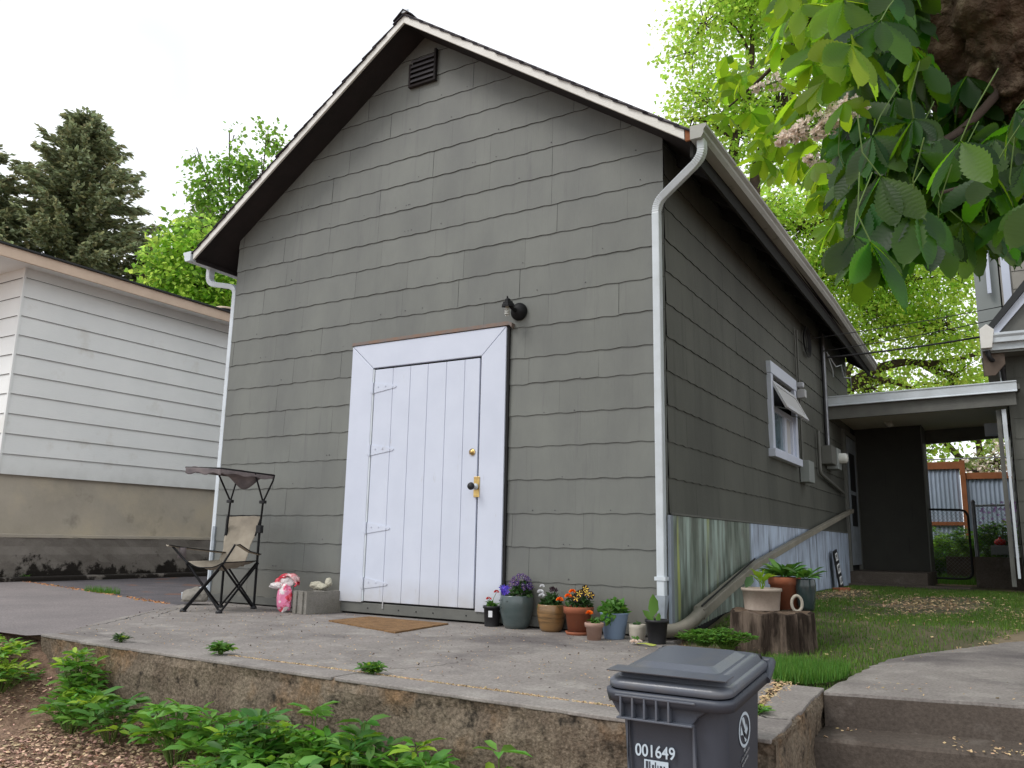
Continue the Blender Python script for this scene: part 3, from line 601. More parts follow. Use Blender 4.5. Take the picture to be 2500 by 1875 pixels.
# ---- door frame and door
m = MB(); FL_, FR_, FT = -2.981, -1.338, 2.252; DL_, DR_, DT = -2.715, -1.585, 2.02
pr = lambda poly, a=-.045, b=.0: m.prism(poly, lambda u, v, d: (u, d, v), a, b)
pr([(FL_, .0), (DL_ - .012, .0), (DL_ - .012, DT + .004), (FL_, FT - .004)], -.044)
pr([(FR_, -.01), (DR_ + .012, -.01), (DR_ + .012, DT + .004), (FR_, FT - .004)], -.044)
pr([(FL_ + .003, FT), (FR_ - .003, FT), (DR_ + .012, DT + .009), (DL_ - .012, DT + .009)], -.043)
fr = part(m, 'door_frame', M['white'], bevel=.004)
m = MB(); m.box(FR_ + .001, FR_ + .02, -.03, 0, -.0, FT); m.build('frame_gap', M['dark_gap'], fr)
m = MB(); m.prism([(FL_ - .01, FT + .004), (FR_ + .03, FT + .006), (FR_ + .05, FT - .02), (FR_ + .055, FT + .02), (FR_ + .01, FT + .038), (FL_, FT + .03)], lambda u, v, d: (u, d, v), -.052, -.001); m.build('drip_cap', M['flashing'], fr)
m = MB(); m.box(-2.985, -1.325, -.03, -.0, -.085, -.003); th = part(m, 'threshold_board', M['grey_trim'], bevel=.004)
for x in (-2.66, -2.33, -2.15, -1.98, -1.66): m = MB(); m.tube([(x, -.031, -.045), (x, -.034, -.045)], .006, 8); m.build('bolt_head', M['dark_gap'], th)
door = empty('door', (0, 0, 0)); door.parent = house; door.location = HL
m = MB(); edges = [-2.708, -2.502, -2.31, -2.121, -1.928, -1.741, -1.592]
for i in range(6): m.box(edges[i] + .0016, edges[i + 1] - .0016, -.036, -.012, .012, 2.012)
m.build('planks', M['white'], door, .0035)
m = MB(); m.box(-2.73, -1.57, -.010, -.002, .0, 2.03); m.build('door_rebate', M['dark_gap'], door)
m = MB(); m.box(-2.728, -2.712, -.040, -.01, .01, 2.015); m.build('hinge_strip', M['white_metal'], door, .002)
for z, a in ((1.845, .02), (1.292, 0), (.621, -.01), (.160, 0)):
    m = MB(); m.prism([(-2.705, z + .045), (-2.47, z + .012), (-2.455, z), (-2.47, z - .012), (-2.705, z - .045)], lambda u, v, d: (u, d, v), -.042, -.0365)
    m.box(-2.75, -2.722, -.048, -.0445, z - .04, z + .04); m.tube([(-2.718, -.046, z - .05), (-2.718, -.046, z + .05)], .008, 8)
    for dx in (-2.66, -2.58, -2.5): m.tube([(dx, -.042, z + .01 * (1 if dx < -2.55 else 0)), (dx, -.046, z + .01 * (1 if dx < -2.55 else 0))], .008, 8)
    m.build('hinge', M['white'], door)
m = MB(); Rx = Matrix.Rotation(PI / 2, 4, 'X'); m.lathe([(0, .0), (.024, .0), (.03, -.004), (.03, .004)][::-1] + [(.018, .012), (.017, .016), (0, .016)], (-1.642, -.037, 1.235), 24, Rx); m.build('deadbolt', M['brass'], door)
m = MB(); m.box(-1.612, -1.556, -.05, -.0455, .872, 1.036); m.build('lock_plate', M['brass'], door, .004)
m = MB(); m.lathe([(.0, -.0), (.026, 0), (.026, .008), (.012, .012), (.011, .05)], (-1.592, -.05, .956), 20, Rx); m.build('knob_rose', M['white_metal'], door)
m = MB(); m.lathe([(0, .045), (.012, .045), (.026, .054), (.031, .068), (.026, .082), (.012, .09), (0, .091)], (-1.592, -.05, .956), 24, Rx); m.build('door_knob', M['black_plastic'], door)
m = MB(); m.box(-2.50, -2.493, -.041, -.031, -.04, .02); m.build('dangling_tag', M['white'], door)
# ---- gable vent
v = empty('gable_vent', (0, 0, 0)); v.parent = house; v.location = HL
m = MB(); vx0, vx1, vz0, vz1 = -2.48, -2.17, 4.70, 5.0
m.box(vx0, vx0 + .02, -.045, -.011, vz0, vz1 - .06); m.box(vx1 - .02, vx1, -.045, -.011, vz0, vz1 + .02); m.box(vx0 + .02, vx1 - .02, -.045, -.011, vz0, vz0 + .02); m.build('vent_frame', M['soffit'], v)
m = MB(); m.box(vx0 + .02, vx1 - .02, -.0135, -.011, vz0 + .02, vz1 - .02); m.build('vent_opening', M['dark_gap'], v)
for k in range(5):
    m = MB(); z = vz0 + .045 + k * .05; m.add([(vx0 + .02, -.044, z), (vx1 - .02, -.044, z), (vx1 - .02, -.044, z + .016), (vx0 + .02, -.044, z + .016), (vx0 + .02, -.02, z + .035), (vx1 - .02, -.02, z + .035), (vx1 - .02, -.02, z + .045), (vx0 + .02, -.02, z + .045)],
        [(0, 1, 2, 3), (4, 5, 6, 7), (3, 2, 6, 7), (0, 1, 5, 4), (0, 3, 7, 4), (1, 2, 6, 5)]); m.build('vent_slat', M['grey_dark'], v)
# ---- side window
wn = empty('window', (0, 0, 0)); wn.parent = house; wn.location = HL
m = MB(); y0, y1, z0, z1 = 2.95, 4.15, 1.43, 2.43
m.box(.0, .05, y0, y0 + .09, z0 + .085, z1 - .13); m.box(.0, .05, y1 - .09, y1, z0 + .085, z1 - .13); m.box(.0, .055, y0 - .01, y1 + .01, z1 - .128, z1); m.box(.0, .075, y0 - .03, y1 + .06, z0 - .0, z0 + .083); m.build('window_frame', M['white'], wn, .004)
m = MB(); m.box(-.10, -.012, y0 + .08, y1 - .08, 1.50, 1.505); 
m.box(-.11, -.10, y0 + .08, y1 - .08, 1.50, 2.33); m.build('dark_room', M['interior'], wn)
m = MB(); zc = 1.96
m.box(-.03, .02, y0 + .09, y1 - .09, zc - .03, zc + .03); m.box(-.03, .02, y0 + .09, y0 + .15, 1.53, zc - .03); m.box(-.03, .02, 3.62, 3.72, 1.53, zc - .03); m.box(-.03, .02, y0 + .09, y1 - .09, 1.5, 1.545); m.box(-.03, .02, y1 - .15, y1 - .09, 1.545, zc - .03); m.build('lower_sash', M['white'], wn, .003)
m = MB(); m.box(-.01, -.004, y0 + .15, 3.62, 1.545, zc - .03); m.build('pane', M['glass'], wn)
m = MB(); m.box(-.012, -.006, 3.72, y1 - .15, 1.545, zc - .03); m.build('screen', M['curtain'], wn)
# awning sash: hinged at the top, pushed open
sash = empty('awning_sash', (.035, 3.55, 2.235)); sash.parent = wn; sash.rotation_euler = (0, math.radians(-26), 0)
m = MB(); h = .33; ya, yb = -.54, .54
m.box(-.012, .012, ya, ya + .05, -h, 0); m.box(-.012, .012, yb - .05, yb, -h, 0); m.box(-.012, .012, ya + .05, yb - .05, -.05, 0); m.box(-.012, .012, ya + .05, yb - .05, -h, -h + .06); m.build('sash_frame', M['white'], sash, .003)
m = MB(); m.box(-.003, .003, ya + .05, yb - .05, -h + .06, -.05); m.build('sash_pane', M['curtain'], sash)
m = MB(); m.tube([(.0, 3.2, 1.99), (.15, 3.2, 1.95)], .006, 6); m.build('sash_stay', M['box_grey'], wn); m = MB(); m.tube([(.0, 3.9, 1.99), (.15, 3.9, 1.95)], .006, 6); m.build('sash_stay', M['box_grey'], wn)
# ---- side door under the breezeway
sd_ = empty('side_door', (0, 0, 0)); sd_.parent = house; sd_.location = HL
m = MB(); m.box(.0, .05, 7.42, 7.50, .2, 2.28); m.box(0, .05, 8.40, 8.48, .2, 2.28); m.box(0, .05, 7.5, 8.4, 2.2, 2.28); m.build('door_frame', M['grey_trim'], sd_, .003)
m = MB(); m.box(.01, .045, 7.5, 8.4, .28, 2.19); m.build('door_leaf', M['pipe_light'], sd_, .003)
for zz0, zz1 in ((.85, 1.32), (1.38, 1.95)):
    m = MB(); m.box(.046, .05, 7.72, 8.2, zz0, zz1); m.build('door_pane', M['black_plastic'], sd_)
# ================================================================== wall lamp
lamp = empty('wall_lamp', (-1.25, -.01, 2.37), label='black wall lantern with a bare spiral bulb above the door corner', cat='lamp')
LL = (1.25, .01, -2.37)
def lp(mb, name, mt, bevel=0):
    o = mb.build(name, mt, lamp, bevel); o.location = LL; return o
m = MB(); m.lathe([(0, 0), (.085, 0), (.085, .02), (.07, .045), (.035, .07), (0, .075)], (-1.235, -.012, 2.365), 24, Matrix.Rotation(PI / 2, 4, 'X')); lp(m, 'wall_plate', M['black'])
m = MB(); m.tube(smooth_path([(-1.235, -.07, 2.36), (-1.25, -.13, 2.37), (-1.26, -.15, 2.42)], .03), .018, 10); lp(m, 'arm', M['black'])
m = MB(); m.lathe([(0, .092), (.008, .088), (.01, .07), (.028, .06), (.034, .04), (.05, .036), (.056, .018), (.064, .012), (.07, -.010), (.064, -.010), (.045, .0), (0, .03)], (-1.275, -.155, 2.395), 6, Matrix.Rotation(.2, 4, 'X'), False); lp(m, 'lamp_hood', M['black'])
m = MB(); pts = [(-1.285 + .02 * math.cos(a) * (1 - .1 * abs(a - 14) / 14), -.155 + .02 * math.sin(a), 2.372 - a * .0024) for a in np.linspace(0, 28, 90)]; m.tube(pts, .0062, 6); m.tube([(-1.285, -.155, 2.40), (-1.285, -.155, 2.368)], .017, 10); lp(m, 'spiral_bulb', M['bulb'])
lamp.scale = (.86, .86, .86)
# ================================================================== utilities on the side wall
def conduit(name, pts, r, mt, label, cat, extra=None, group=None):
    m = MB(); m.tube(smooth_path(pts, .08), r, 10); o = m.build(name, mt); return tag(o, label, cat, group)
em = empty('electric_meter', (.01, 5.9, 1.6), label='grey meter cabinet with round glass meter and tall conduit by the breezeway', cat='electric meter')
def ep(mb, name, mt, bevel=0): o = mb.build(name, mt, em, bevel); o.location = (-.01, -5.9, -1.6); return o
m = MB(); m.box(.014, .15, 5.68, 6.0, 1.60, 1.84); ep(m, 'cabinet', M['grey_trim'], .006)
m = MB(); m.box(.014, .16, 6.02, 6.3, 1.56, 1.84); ep(m, 'meter_box', M['box_grey'], .006)
m = MB(); m.lathe([(0, .11), (.05, .105), (.07, .08), (.072, 0)], (.16, 6.16, 1.71), 20, Matrix.Rotation(PI / 2, 4, 'Y')); ep(m, 'meter_glass', M['bulb'])
m = MB(); m.tube([(.045, 6.02, 1.84), (.045, 6.02, 3.42)], .028, 12); ep(m, 'conduit', M['steel'])
m = MB(); m.tube([(.045, 5.93, 1.84), (.045, 5.93, 3.45)], .018, 8); ep(m, 'service_cable', M['cable'])
conduit('gas_pipe', [(.05, 5.36, 1.99), (.05, 5.36, 1.45), (.05, 7.0, 1.30)], .022, M['grey_trim'], 'grey gas pipe bending along the side wall below the meter', 'pipe')
jb = empty('junction_box', (.01, 4.4, 1.4), label='pale grey utility box fixed beside the side window', cat='utility box')
m = MB(); m.box(.014, .12, 4.33, 4.62, 1.27, 1.52); o = m.build('cabinet', M['box_grey'], jb, .006); o.location = (-.01, -4.4, -1.4)
m = MB(); m.tube([(.03, 4.42, 1.52), (.03, 4.42, 3.1)], .012, 8); m.tube([(.03, 4.30, 2.45), (.03, 4.30, 3.1)], .008, 8); o = m.build('conduit', M['grey_trim'], jb); o.location = (-.01, -4.4, -1.4)
fl = empty('flood_light', (.02, 4.33, 2.35), label='small white twin flood light at the top corner of the side window', cat='lamp')
m = MB(); m.box(.0, .10, -.03, .05, -.10, .0); m.build('lamp_body', M['white'], fl, .01)
m = MB(); m.box(.0, .08, -.02, .04, .03, .09); m.build('sensor', M['white'], fl, .01)
m = MB()
for k in range(5):
    rr = .15 + .015 * k; cy, cz = 4.95 + .01 * k, 3.08; m.tube([(.03 + .004 * k, cy + rr * math.cos(a), cz + rr * math.sin(a) * .95) for a in np.linspace(0, 2 * PI, 36)], .005, 5, False)
m.tube([(.035, 4.9 + .06 * math.cos(a), 3.05 + .12 * math.sin(a)) for a in np.linspace(0, 2 * PI, 24)], .006, 5, False)
tag(m.build('cable_coil', M['cable']), 'coil of black cable hanging under the eave of the side wall', 'cable')
def sag(a, b, s, n=24): 
    a, b = Vector(a), Vector(b); return [a.lerp(b, t) + Vector((0, 0, -4 * s * t * (1 - t))) for t in np.linspace(0, 1, n)]
for i, (a, b, s, rr, lab) in enumerate([((.06, 5.2, 3.17), (3.4, 7.44, 4.05), .05, .006, 'thin overhead wire, upper of the two thin ones between the houses'), ((.06, 5.95, 3.16), (3.4, 7.44, 3.93), .06, .007, 'thin overhead wire, lower of the two thin ones between the houses'), ((.06, 6.1, 3.10), (3.4, 7.44, 3.68), .07, .014, 'thick black overhead service cable between the two houses')]):
    m = MB(); m.tube(sag(a, b, s), rr, 6); tag(m.build('overhead_wire', M['cable']), lab, 'cable', 'wires strung between the houses')
m = MB(); m.tube([(.06, 6.2, 3.2), (.14, 6.4, 3.02), (.18, 6.6, 3.08), (.16, 6.9, 2.96), (.22, 7.1, 2.98), (.2, 7.3, 2.84)], .008, 6); m.tube([(.08, 6.15, 3.15), (.12, 6.25, 2.95), (.1, 6.4, 2.88)], .007, 6)
tag(m.build('loose_wire', M['white_metal']), 'loose pale wires dangling under the eave near the meter conduit', 'cable')
# ================================================================== breezeway
bz = empty('breezeway', (1.1, 7.4, 0), label='flat roofed open breezeway joining the shingled outbuilding to the house on the right', cat='porch')
BL = (-1.1, -7.4, 0)
def bp(mb, name, mt, bevel=0, par=None):
    o = mb.build(name, mt, par or bz, bevel)
    if par is None: o.location = BL
    return o
tz = lambda x: .035 * x / 2.25
m = MB(); m.prism([(.01, 2.50), (2.30, 2.535), (2.30, 2.60), (.01, 2.575)], lambda u, v, d: (u, d, v), 6.37, 9.3); rf = bp(m, 'flat_roof', M['grey_trim'])
m = MB()
m.prism([(-.0, 0), (0, .13), (.012, .14), (.03, .14), (.03, .125), (.018, .118), (.018, .02), (.03, .01), (.03, 0)], lambda u, v, d: (d, 6.365 - u, 2.455 + v + .02 * d), .012, 2.27); bp(m, 'roof_gutter', M['white_metal'], .002, rf)
m = MB(); m.prism([(.012, 2.28), (2.25, 2.34), (2.25, 2.50), (.012, 2.46)], lambda u, v, d: (u, d, v), 6.40, 6.46); bp(m, 'front_beam', M['grey_trim'])
m = MB(); m.prism([(.012, 2.40), (2.25, 2.46), (2.25, 2.48), (.012, 2.43)], lambda u, v, d: (u, d, v), 6.47, 9.25); bp(m, 'ceiling', M['ceiling'])
m = MB(); m.box(.55, .66, 7.9, 7.93, 2.38, 2.42); m.lathe([(0, 0), (.05, .01), (.055, .05), (.02, .08)], (.62, 7.9, 2.33), 14); bp(m, 'ceiling_lamp', M['bulb'])
m = MB(); m.box(-.3, .985, 8.52, 9.2, .2, 2.42); m.box(-.12, -.004, 8.225, 8.52, -.1, 2.55); wl = bp(m, 'rear_wall', M['dark_gap'])
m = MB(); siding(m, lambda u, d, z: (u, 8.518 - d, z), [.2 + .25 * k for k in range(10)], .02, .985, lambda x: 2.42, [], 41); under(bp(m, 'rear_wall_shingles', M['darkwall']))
m = MB(); m.box(.985, 1.0, 8.50, 9.2, .2, 2.43); bp(m, 'corner_board', M['grey_trim'])
m = MB(); m.prism([(1.0, 2.20), (2.25, 2.27), (2.25, 2.46), (1.0, 2.42)], lambda u, v, d: (u, d, v), 9.18, 9.28); bp(m, 'rear_beam', M['grey_trim'])
m = MB(); m.box(2.02, 2.07, 6.5, 6.55, .1, 2.3); bp(m, 'post', M['grey_trim'])
m = MB(); m.box(.0, 1.02, 7.44, 9.2, -.0, .2); bp(m, 'porch_step', M['concrete_step'], .01)
m = MB(); m.box(.03, 1.55, 7.15, 7.42, -.1, .04); bp(m, 'porch_step', M['concrete_step'], .01)
# ================================================================== house on the right
rh = empty('neighbour_house', (4.5, 8, 0), label='grey two storey house at the right edge with white trim and tan upper wall', cat='building')
RL = (-4.5, -8, 0)
def rp(mb, name, mt, bevel=0, par=None):
    o = mb.build(name, mt, par or rh, bevel)
    if par is None: o.location = RL
    return o
m = MB(); m.box(2.17, 7, 6.62, 14, -.1, 3.15); rp(m, 'wall', M['grey_trim'])
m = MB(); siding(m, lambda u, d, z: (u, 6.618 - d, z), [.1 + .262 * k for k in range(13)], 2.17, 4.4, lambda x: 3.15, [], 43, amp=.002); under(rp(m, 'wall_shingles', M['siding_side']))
m = MB(); siding(m, lambda u, d, z: (2.168 - d, u, z), [.1 + .262 * k for k in range(13)], 6.62, 9.0, lambda x: 3.15, [], 44, amp=.002); rp(m, 'wall_shingles', M['siding_side'])
m = MB(); m.box(1.96, 7, 6.28, 6.62, 3.0, 3.06); m.box(1.96, 2.16, 6.62, 9.4, 3.0, 3.06); rp(m, 'eave_soffit', M['grey_trim'])
m = MB(); m.prism([(0, 0), (0, .12), (.09, .12), (.09, .09), (.07, .06), (.07, 0)], lambda u, v, d: (d, 6.275 - u, 3.12 + v), 1.94, 5.0); m.box(1.94, 5, 6.26, 6.28, 3.03, 3.12); rp(m, 'gutter', M['white_metal'], .003)
m = MB(); m.prism([(1.92, 3.05), (1.92, 3.3), (2.0, 3.36), (2.08, 3.28), (2.04, 3.05)], lambda u, v, d: (u, d, v), 6.17, 6.30); rp(m, 'gutter_end_box', M['rake'], .004)
m = MB(); m.prism([(1.93, 2.72), (1.93, 3.05), (2.17, 3.05), (2.17, 2.86), (2.05, 2.72)], lambda u, v, d: (u, d, v), 6.32, 6.36); rp(m, 'eave_return', M['weatherwood'])
m = MB(); m.tube(smooth_path([(1.99, 6.25, 3.03), (2.0, 6.26, 2.93), (2.13, 6.5, 2.87), (2.15, 6.56, 2.62)], .08), .028, 10); dsr = rp(m, 'downspout', M['cable'])
m = MB(); m.box(2.10, 2.15, 6.54, 6.60, 2.55, 2.84); m.build('downspout_section', M['white_metal'], dsr, .003); m = MB(); m.box(2.08, 2.13, 6.46, 6.52, 1.9, 2.3); m.build('downspout_section', M['white_metal'], dsr, .003); m = MB(); m.box(2.085, 2.125, 6.44, 6.50, 1.45, 1.9); m.build('downspout_section', M['white_metal'], dsr, .003); m = MB(); m.box(2.09, 2.12, 6.44, 6.48, .2, 1.45); m.build('downspout_section', M['white_metal'], dsr, .003)
m = MB(); m.box(1.86, 2.06, 7.6, 7.8, 2.12, 2.28); rp(m, 'porch_lantern_box', M['white'], .004)
# porch gable slope rising to the right, black edge over white barge board
bz0 = Vector((2.02, 6.25, 3.28))
m = MB(); m.prism([(2.02, 3.24), (2.12, 3.24), (3.6, 4.95), (3.6, 5.12), (3.5, 5.0)], lambda u, v, d: (u, d, v), 6.24, 6.28); rp(m, 'barge_board', M['white'])
m = MB(); m.prism([(1.96, 3.27), (2.0, 3.22), (3.62, 5.16), (3.6, 5.30)], lambda u, v, d: (u, d, v), 6.19, 9); rp(m, 'porch_roof', M['nroof'])
m = MB(); m.prism([(2.12, 3.24), (6, 3.24), (6, 5.2), (3.7, 5.05)], lambda u, v, d: (u, d, v), 6.30, 6.34); rp(m, 'porch_gable', M['grey_trim'])
# upper storey
m = MB(); m.box(2.22, 7, 7.5, 14, 3.1, 8.5); up_ = rp(m, 'upper_wall', M['rsiding'])
m = MB()
for k in range(22): m.prism([(0, 0), (.012, 0), (.002, .262)], lambda u, v, d: (d, 7.499 - u, 3.1 + .26 * k + v), 2.36, 4.2)
rp(m, 'upper_siding', M['rsiding'])
m = MB(); m.box(2.24, 2.34, 7.46, 7.5, 3.2, 8.5); m.box(2.05, 2.10, 7.42, 7.47, 4.1, 5.6); rp(m, 'corner_board', M['white'], .003)
m = MB(); m.box(1.90, 2.20, 7.52, 9.0, 3.2, 8.5); rp(m, 'side_bay', M['box_grey'])
# ================================================================== house on the left
NX, NY = -8.5, -.16
nh = empty('neighbour_house', (NX - 2, 4, 0), label='pale lap sided house with tan fascia on the left across the driveway', cat='building')
NL = (-(NX - 2), -4, 0)
def np_(mb, name, mt, bevel=0, par=None):
    o = mb.build(name, mt, par or nh, bevel)
    if par is None: o.location = NL
    return o
zs0, zs1 = 1.25, 3.6
m = MB(); m.box(-16, NX - .02, NY + .02, 12, -.2, zs0); m.box(-16, NX, NY, 12, zs0, zs1 + .3); np_(m, 'wall', M['found'])
m = MB(); n = 11; h = .25
for k in range(n):
    z0 = zs0 - .03 + k * h
    m.prism([(NX + .002, z0), (NX + .02, z0), (NX + .004, z0 + h), (NX + .002, z0 + h)], lambda u, v, d: (u, d, v), NY - .002, 12)
    m.prism([(.002, z0), (.02, z0), (.004, z0 + h), (.002, z0 + h)], lambda u, v, d: (d, NY - u, v), -16, NX + .004)
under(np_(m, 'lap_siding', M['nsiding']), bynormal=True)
m = MB(); m.box(NX - .005, NX + .03, NY - .03, NY + .0, zs0 - .03, 3.85); np_(m, 'corner_board', M['nsiding'], .002)
m = MB()
m.box(NX - 7.5, NX + .30, NY - .75, 12, 3.85, 3.86); np_(m, 'soffit', M['nsiding'])
m = MB(); m.box(NX + .30, NX + .33, NY - .78, 12, 3.815, 3.955); m.box(-16.2, NX + .30, NY - .78, NY - .75, 3.815, 3.955); fa = np_(m, 'fascia', M['nfascia'], .003)
m = MB(); m.prism([(NX + .36, 3.957), (-16.3, 3.957), (-16.3, 3.98), (-12.2, 4.30), (NX + .36, 3.98)], lambda u, v, d: (u, d, v), NY - .82, 12.1); rf2 = np_(m, 'roof', M['nroof'])
m = MB(); m.lathe([(.0, .16), (.16, .15), (.17, .12), (.10, .11), (.10, 0), (.2, -.01)], (-8.75, 3.16, 4.03), 20); m.build('roof_vent', M['nroof'], rf2)
rf2.children[0].location = (0, 0, 0)
m = MB(); m.lathe([(.16, .165), (.175, .15), (.16, .125)], (-8.75, 3.16, 4.03), 20); m.build('vent_rim', M['nfascia'], rf2)
def moss_mat():
    mm = mat('ledge_concrete_mossy_foot', (0.23, 0.205, 0.18), 0.95, (0.16, 0.14, 0.12), 2.0, bump=.7, bscale=30); nt = mm.node_tree; L = nt.links.new; b = [n for n in nt.nodes if n.type == 'BSDF_PRINCIPLED'][0]
    src = b.inputs['Base Color'].links[0].from_socket; tc = N(nt, 'ShaderNodeTexCoord'); s = N(nt, 'ShaderNodeSeparateXYZ'); L(tc.outputs['Object'], s.inputs[0])
    no = N(nt, 'ShaderNodeTexNoise'); no.inputs['Scale'].default_value = 2.6; no.inputs['Detail'].default_value = 9; no.inputs['Roughness'].default_value = .68; L(tc.outputs['Object'], no.inputs['Vector'])
    a = N(nt, 'ShaderNodeMath', operation='MULTIPLY_ADD'); L(s.outputs['Z'], a.inputs[0]); a.inputs[1].default_value = -.75; L(no.outputs[0], a.inputs[2])
    r = N(nt, 'ShaderNodeMapRange'); r.inputs[1].default_value = .40; r.inputs[2].default_value = .46; L(a.outputs[0], r.inputs[0])
    x = N(nt, 'ShaderNodeMix', data_type='RGBA'); L(r.outputs[0], x.inputs[0]); L(src, x.inputs[6]); x.inputs[7].default_value = (.015, .011, .008, 1); L(x.outputs[2], b.inputs['Base Color']); return mm
M['mossy'] = moss_mat()
lw = empty('ledge_wall', (NX + .1, 3, -.05), label='dark moss stained concrete ledge along the foot of the pale house', cat='wall')
m = MB(); r = random.Random(4); rows = [.47, .46, .35, .25, .15, .05, -.08]; n = 90; vs = []
for i in range(n + 1):
    y = lerp(-.75, 12, i / n)
    vs.append((NX - .05, y, .49))
    for j, z in enumerate(rows): vs.append((NX + .10 + r.uniform(-.008, .01) + (.02 if j > 2 else 0), y, z))
k = len(rows) + 1
m.add(vs, [(i * k + j, (i + 1) * k + j, (i + 1) * k + j + 1, i * k + j + 1) for i in range(n) for j in range(k - 1)])
vs = []; n = 60
for i in range(n + 1):
    x = lerp(-16, NX + .1, i / n); vs.append((x, NY + .1, .49))
    for j, z in enumerate(rows): vs.append((x, NY - .59 - r.uniform(-.008, .01), z))
m.add(vs, [(i * k + j, (i + 1) * k + j, (i + 1) * k + j + 1, i * k + j + 1) for i in range(n) for j in range(k - 1)])
o = m.build('ledge_face', M['mossy'], lw); o.location = (-(NX + .1), -3, .05)
m = MB(); m.box(NX - .02, NX + .108, -.76, 12, .455, .50); o = m.build('ledge_cap', M['found'], lw, .006); o.location = (-(NX + .1), -3, .05)
m = MB(); m.box(NX + .10, NX + .32, -.6, 12, -.10, -.01); o = m.build('ledge_footing', M['mossy'], lw, .02); o.location = (-(NX + .1), -3, .05)
# ================================================================== back garden seen through the breezeway
def corr(m, x0, x1, y, z0, z1, per=.075, amp=.012):
    n = int((x1 - x0) / per * 8); vs = []
    for i in range(n + 1):
        x = lerp(x0, x1, i / n); yy = y + amp * math.sin(2 * PI * x / per); vs += [(x, yy, z1), (x, yy, z0)]
    m.add(vs, [(2 * i, 2 * i + 1, 2 * i + 3, 2 * i + 2) for i in range(n)], True)
fe = empty('metal_fence', (1.3, 12.3, 0), label='corrugated metal fence panels in a reddish cedar frame behind the garden', cat='fence')
def fp(mb, name, mt, bevel=0): o = mb.build(name, mt, fe, bevel); o.location = (-1.3, -12.3, 0); return o
m = MB(); corr(m, -1.5, 1.32, 12.3, .0, 2.05); fp(m, 'fence_sheet', M['fence_metal'])
m = MB(); corr(m, 1.42, 4.5, 12.3, .0, 1.85); fp(m, 'fence_sheet', M['fence_metal'])
m = MB(); m.box(-1.5, 1.33, 12.25, 12.35, 2.05, 2.19); m.box(-1.5, 1.33, 12.25, 12.28, .98, 1.05); fp(m, 'top_rail', M['fence_wood'], .004)
m = MB(); m.box(1.42, 4.5, 12.25, 12.35, 1.85, 1.97); fp(m, 'top_rail', M['fence_wood'], .004)
m = MB(); m.box(1.33, 1.42, 12.22, 12.34, .0, 2.21); fp(m, 'fence_post', M['fence_wood'], .004)
m = MB(); m.tube([(-1, 11.6, 2.17), (3.5, 11.6, 2.19)], .012, 6); tag(m.build('overhead_wire', M['steel']), 'pale horizontal wire above the metal fence', 'cable')
ga = empty('garden_gate', (1.2, 8.95, .09), label='chain link garden gate with rounded black tube frame', cat='gate')
m = MB(); m.tube(smooth_path([(.80, 8.95, .10), (.80, 8.95, 1.15), (1.52, 8.95, 1.135), (1.52, 8.95, .10), (.80, 8.95, .10)], .12), .018, 10); o = m.build('gate_frame', M['cable'], ga); o.location = (-1.2, -8.95, -.09)
def chain(m, x0, x1, y, z0, z1, s=.055):
    t = 0; h = z1 - z0
    k = -int(h / s) - 1
    while x0 + k * s < x1:
        for sg in (1, -1):
            a0 = x0 + k * s if sg > 0 else x0 + k * s + h
            xa, za = a0, z0; xb, zb = a0 + sg * h, z1
            # clip
            if xa > xb: xa, za, xb, zb = xb, zb, xa, za
            sl_ = (zb - za) / (xb - xa) if xb != xa else 0
            if xa < x0: za += sl_ * (x0 - xa); xa = x0
            if xb > x1: zb += sl_ * (x1 - xb); xb = x1
            if xb - xa > .01: m.tube([(xa, y, za), (xb, y, zb)], .0022, 3, False)
        k += 1
m = MB(); chain(m, .82, 1.5, 8.95, .12, 1.13); o = m.build('chain_link', M['steel'], ga); o.location = (-1.2, -8.95, -.09)
cf = empty('chain_link_fence', (1.85, 9, .4), label='short chain link fence section between two capped posts beside the gate', cat='fence')
for x in (1.60, 2.11):
    m = MB(); m.tube([(x, 9.0, .1), (x, 9.0, 1.25)], .028, 12); m.lathe([(0, .045), (.02, .035), (.032, .01), (.032, 0)], (x, 9, 1.25), 12); o = m.build('fence_post', M['steel'], cf); o.location = (-1.85, -9, -.4)
m = MB(); m.tube([(1.6, 9, 1.2), (2.11, 9, 1.21)], .018, 10); o = m.build('top_rail', M['white_metal'], cf); o.location = (-1.85, -9, -.4)
m = MB(); chain(m, 1.62, 2.1, 9.0, .45, 1.18); o = m.build('chain_link', M['steel'], cf); o.location = (-1.85, -9, -.4)
gw = tag(MB().box(1.58, 4.0, 8.3, 8.5, -.1, .44).build('garden_wall', M['concrete_step'], None, .012), 'low brown concrete garden wall at the right under the chain link fence', 'wall')
gb = empty('raised_bed', (1.4, 10.6, 0), label='weathered timber raised bed beyond the garden gate', cat='raised bed')
m = MB(); m.box(1.1, 2.3, 10.2, 10.26, -.02, .42); m.box(1.1, 1.16, 10.26, 11.4, -.02, .42); o = m.build('bed_board', M['weatherwood'], gb, .005); o.location = (-1.4, -10.6, 0)
m = MB(); m.box(1.16, 2.3, 10.26, 11.4, .0, .38); o = m.build('bed_soil', M['soil'], gb); o.location = (-1.4, -10.6, 0)
pb = empty('planter_box', (1.93, 9.35, .45), label='grey planter box behind the chain link fence', cat='planter')
m = MB(); m.box(-.15, .17, -.1, .1, .02, .16); m.build('box_side', M['box_grey'], pb, .006)
m = MB(); m.box(-.13, .15, -.08, .08, .15, .168); m.build('soil', M['pot_soil'], pb)
m = MB(); m.lathe([(.05, .165), (.075, .18), (.08, .22), (.06, .25), (.02, .26), (.02, .29)], (-.02, 0, 0), 16); tag(m.build('red_jar', M['red']), 'small red jar standing on the grey planter box', 'jar').location = (1.93, 9.35, .45)
tag(bpy.data.objects['garden_wall'], kind=None)
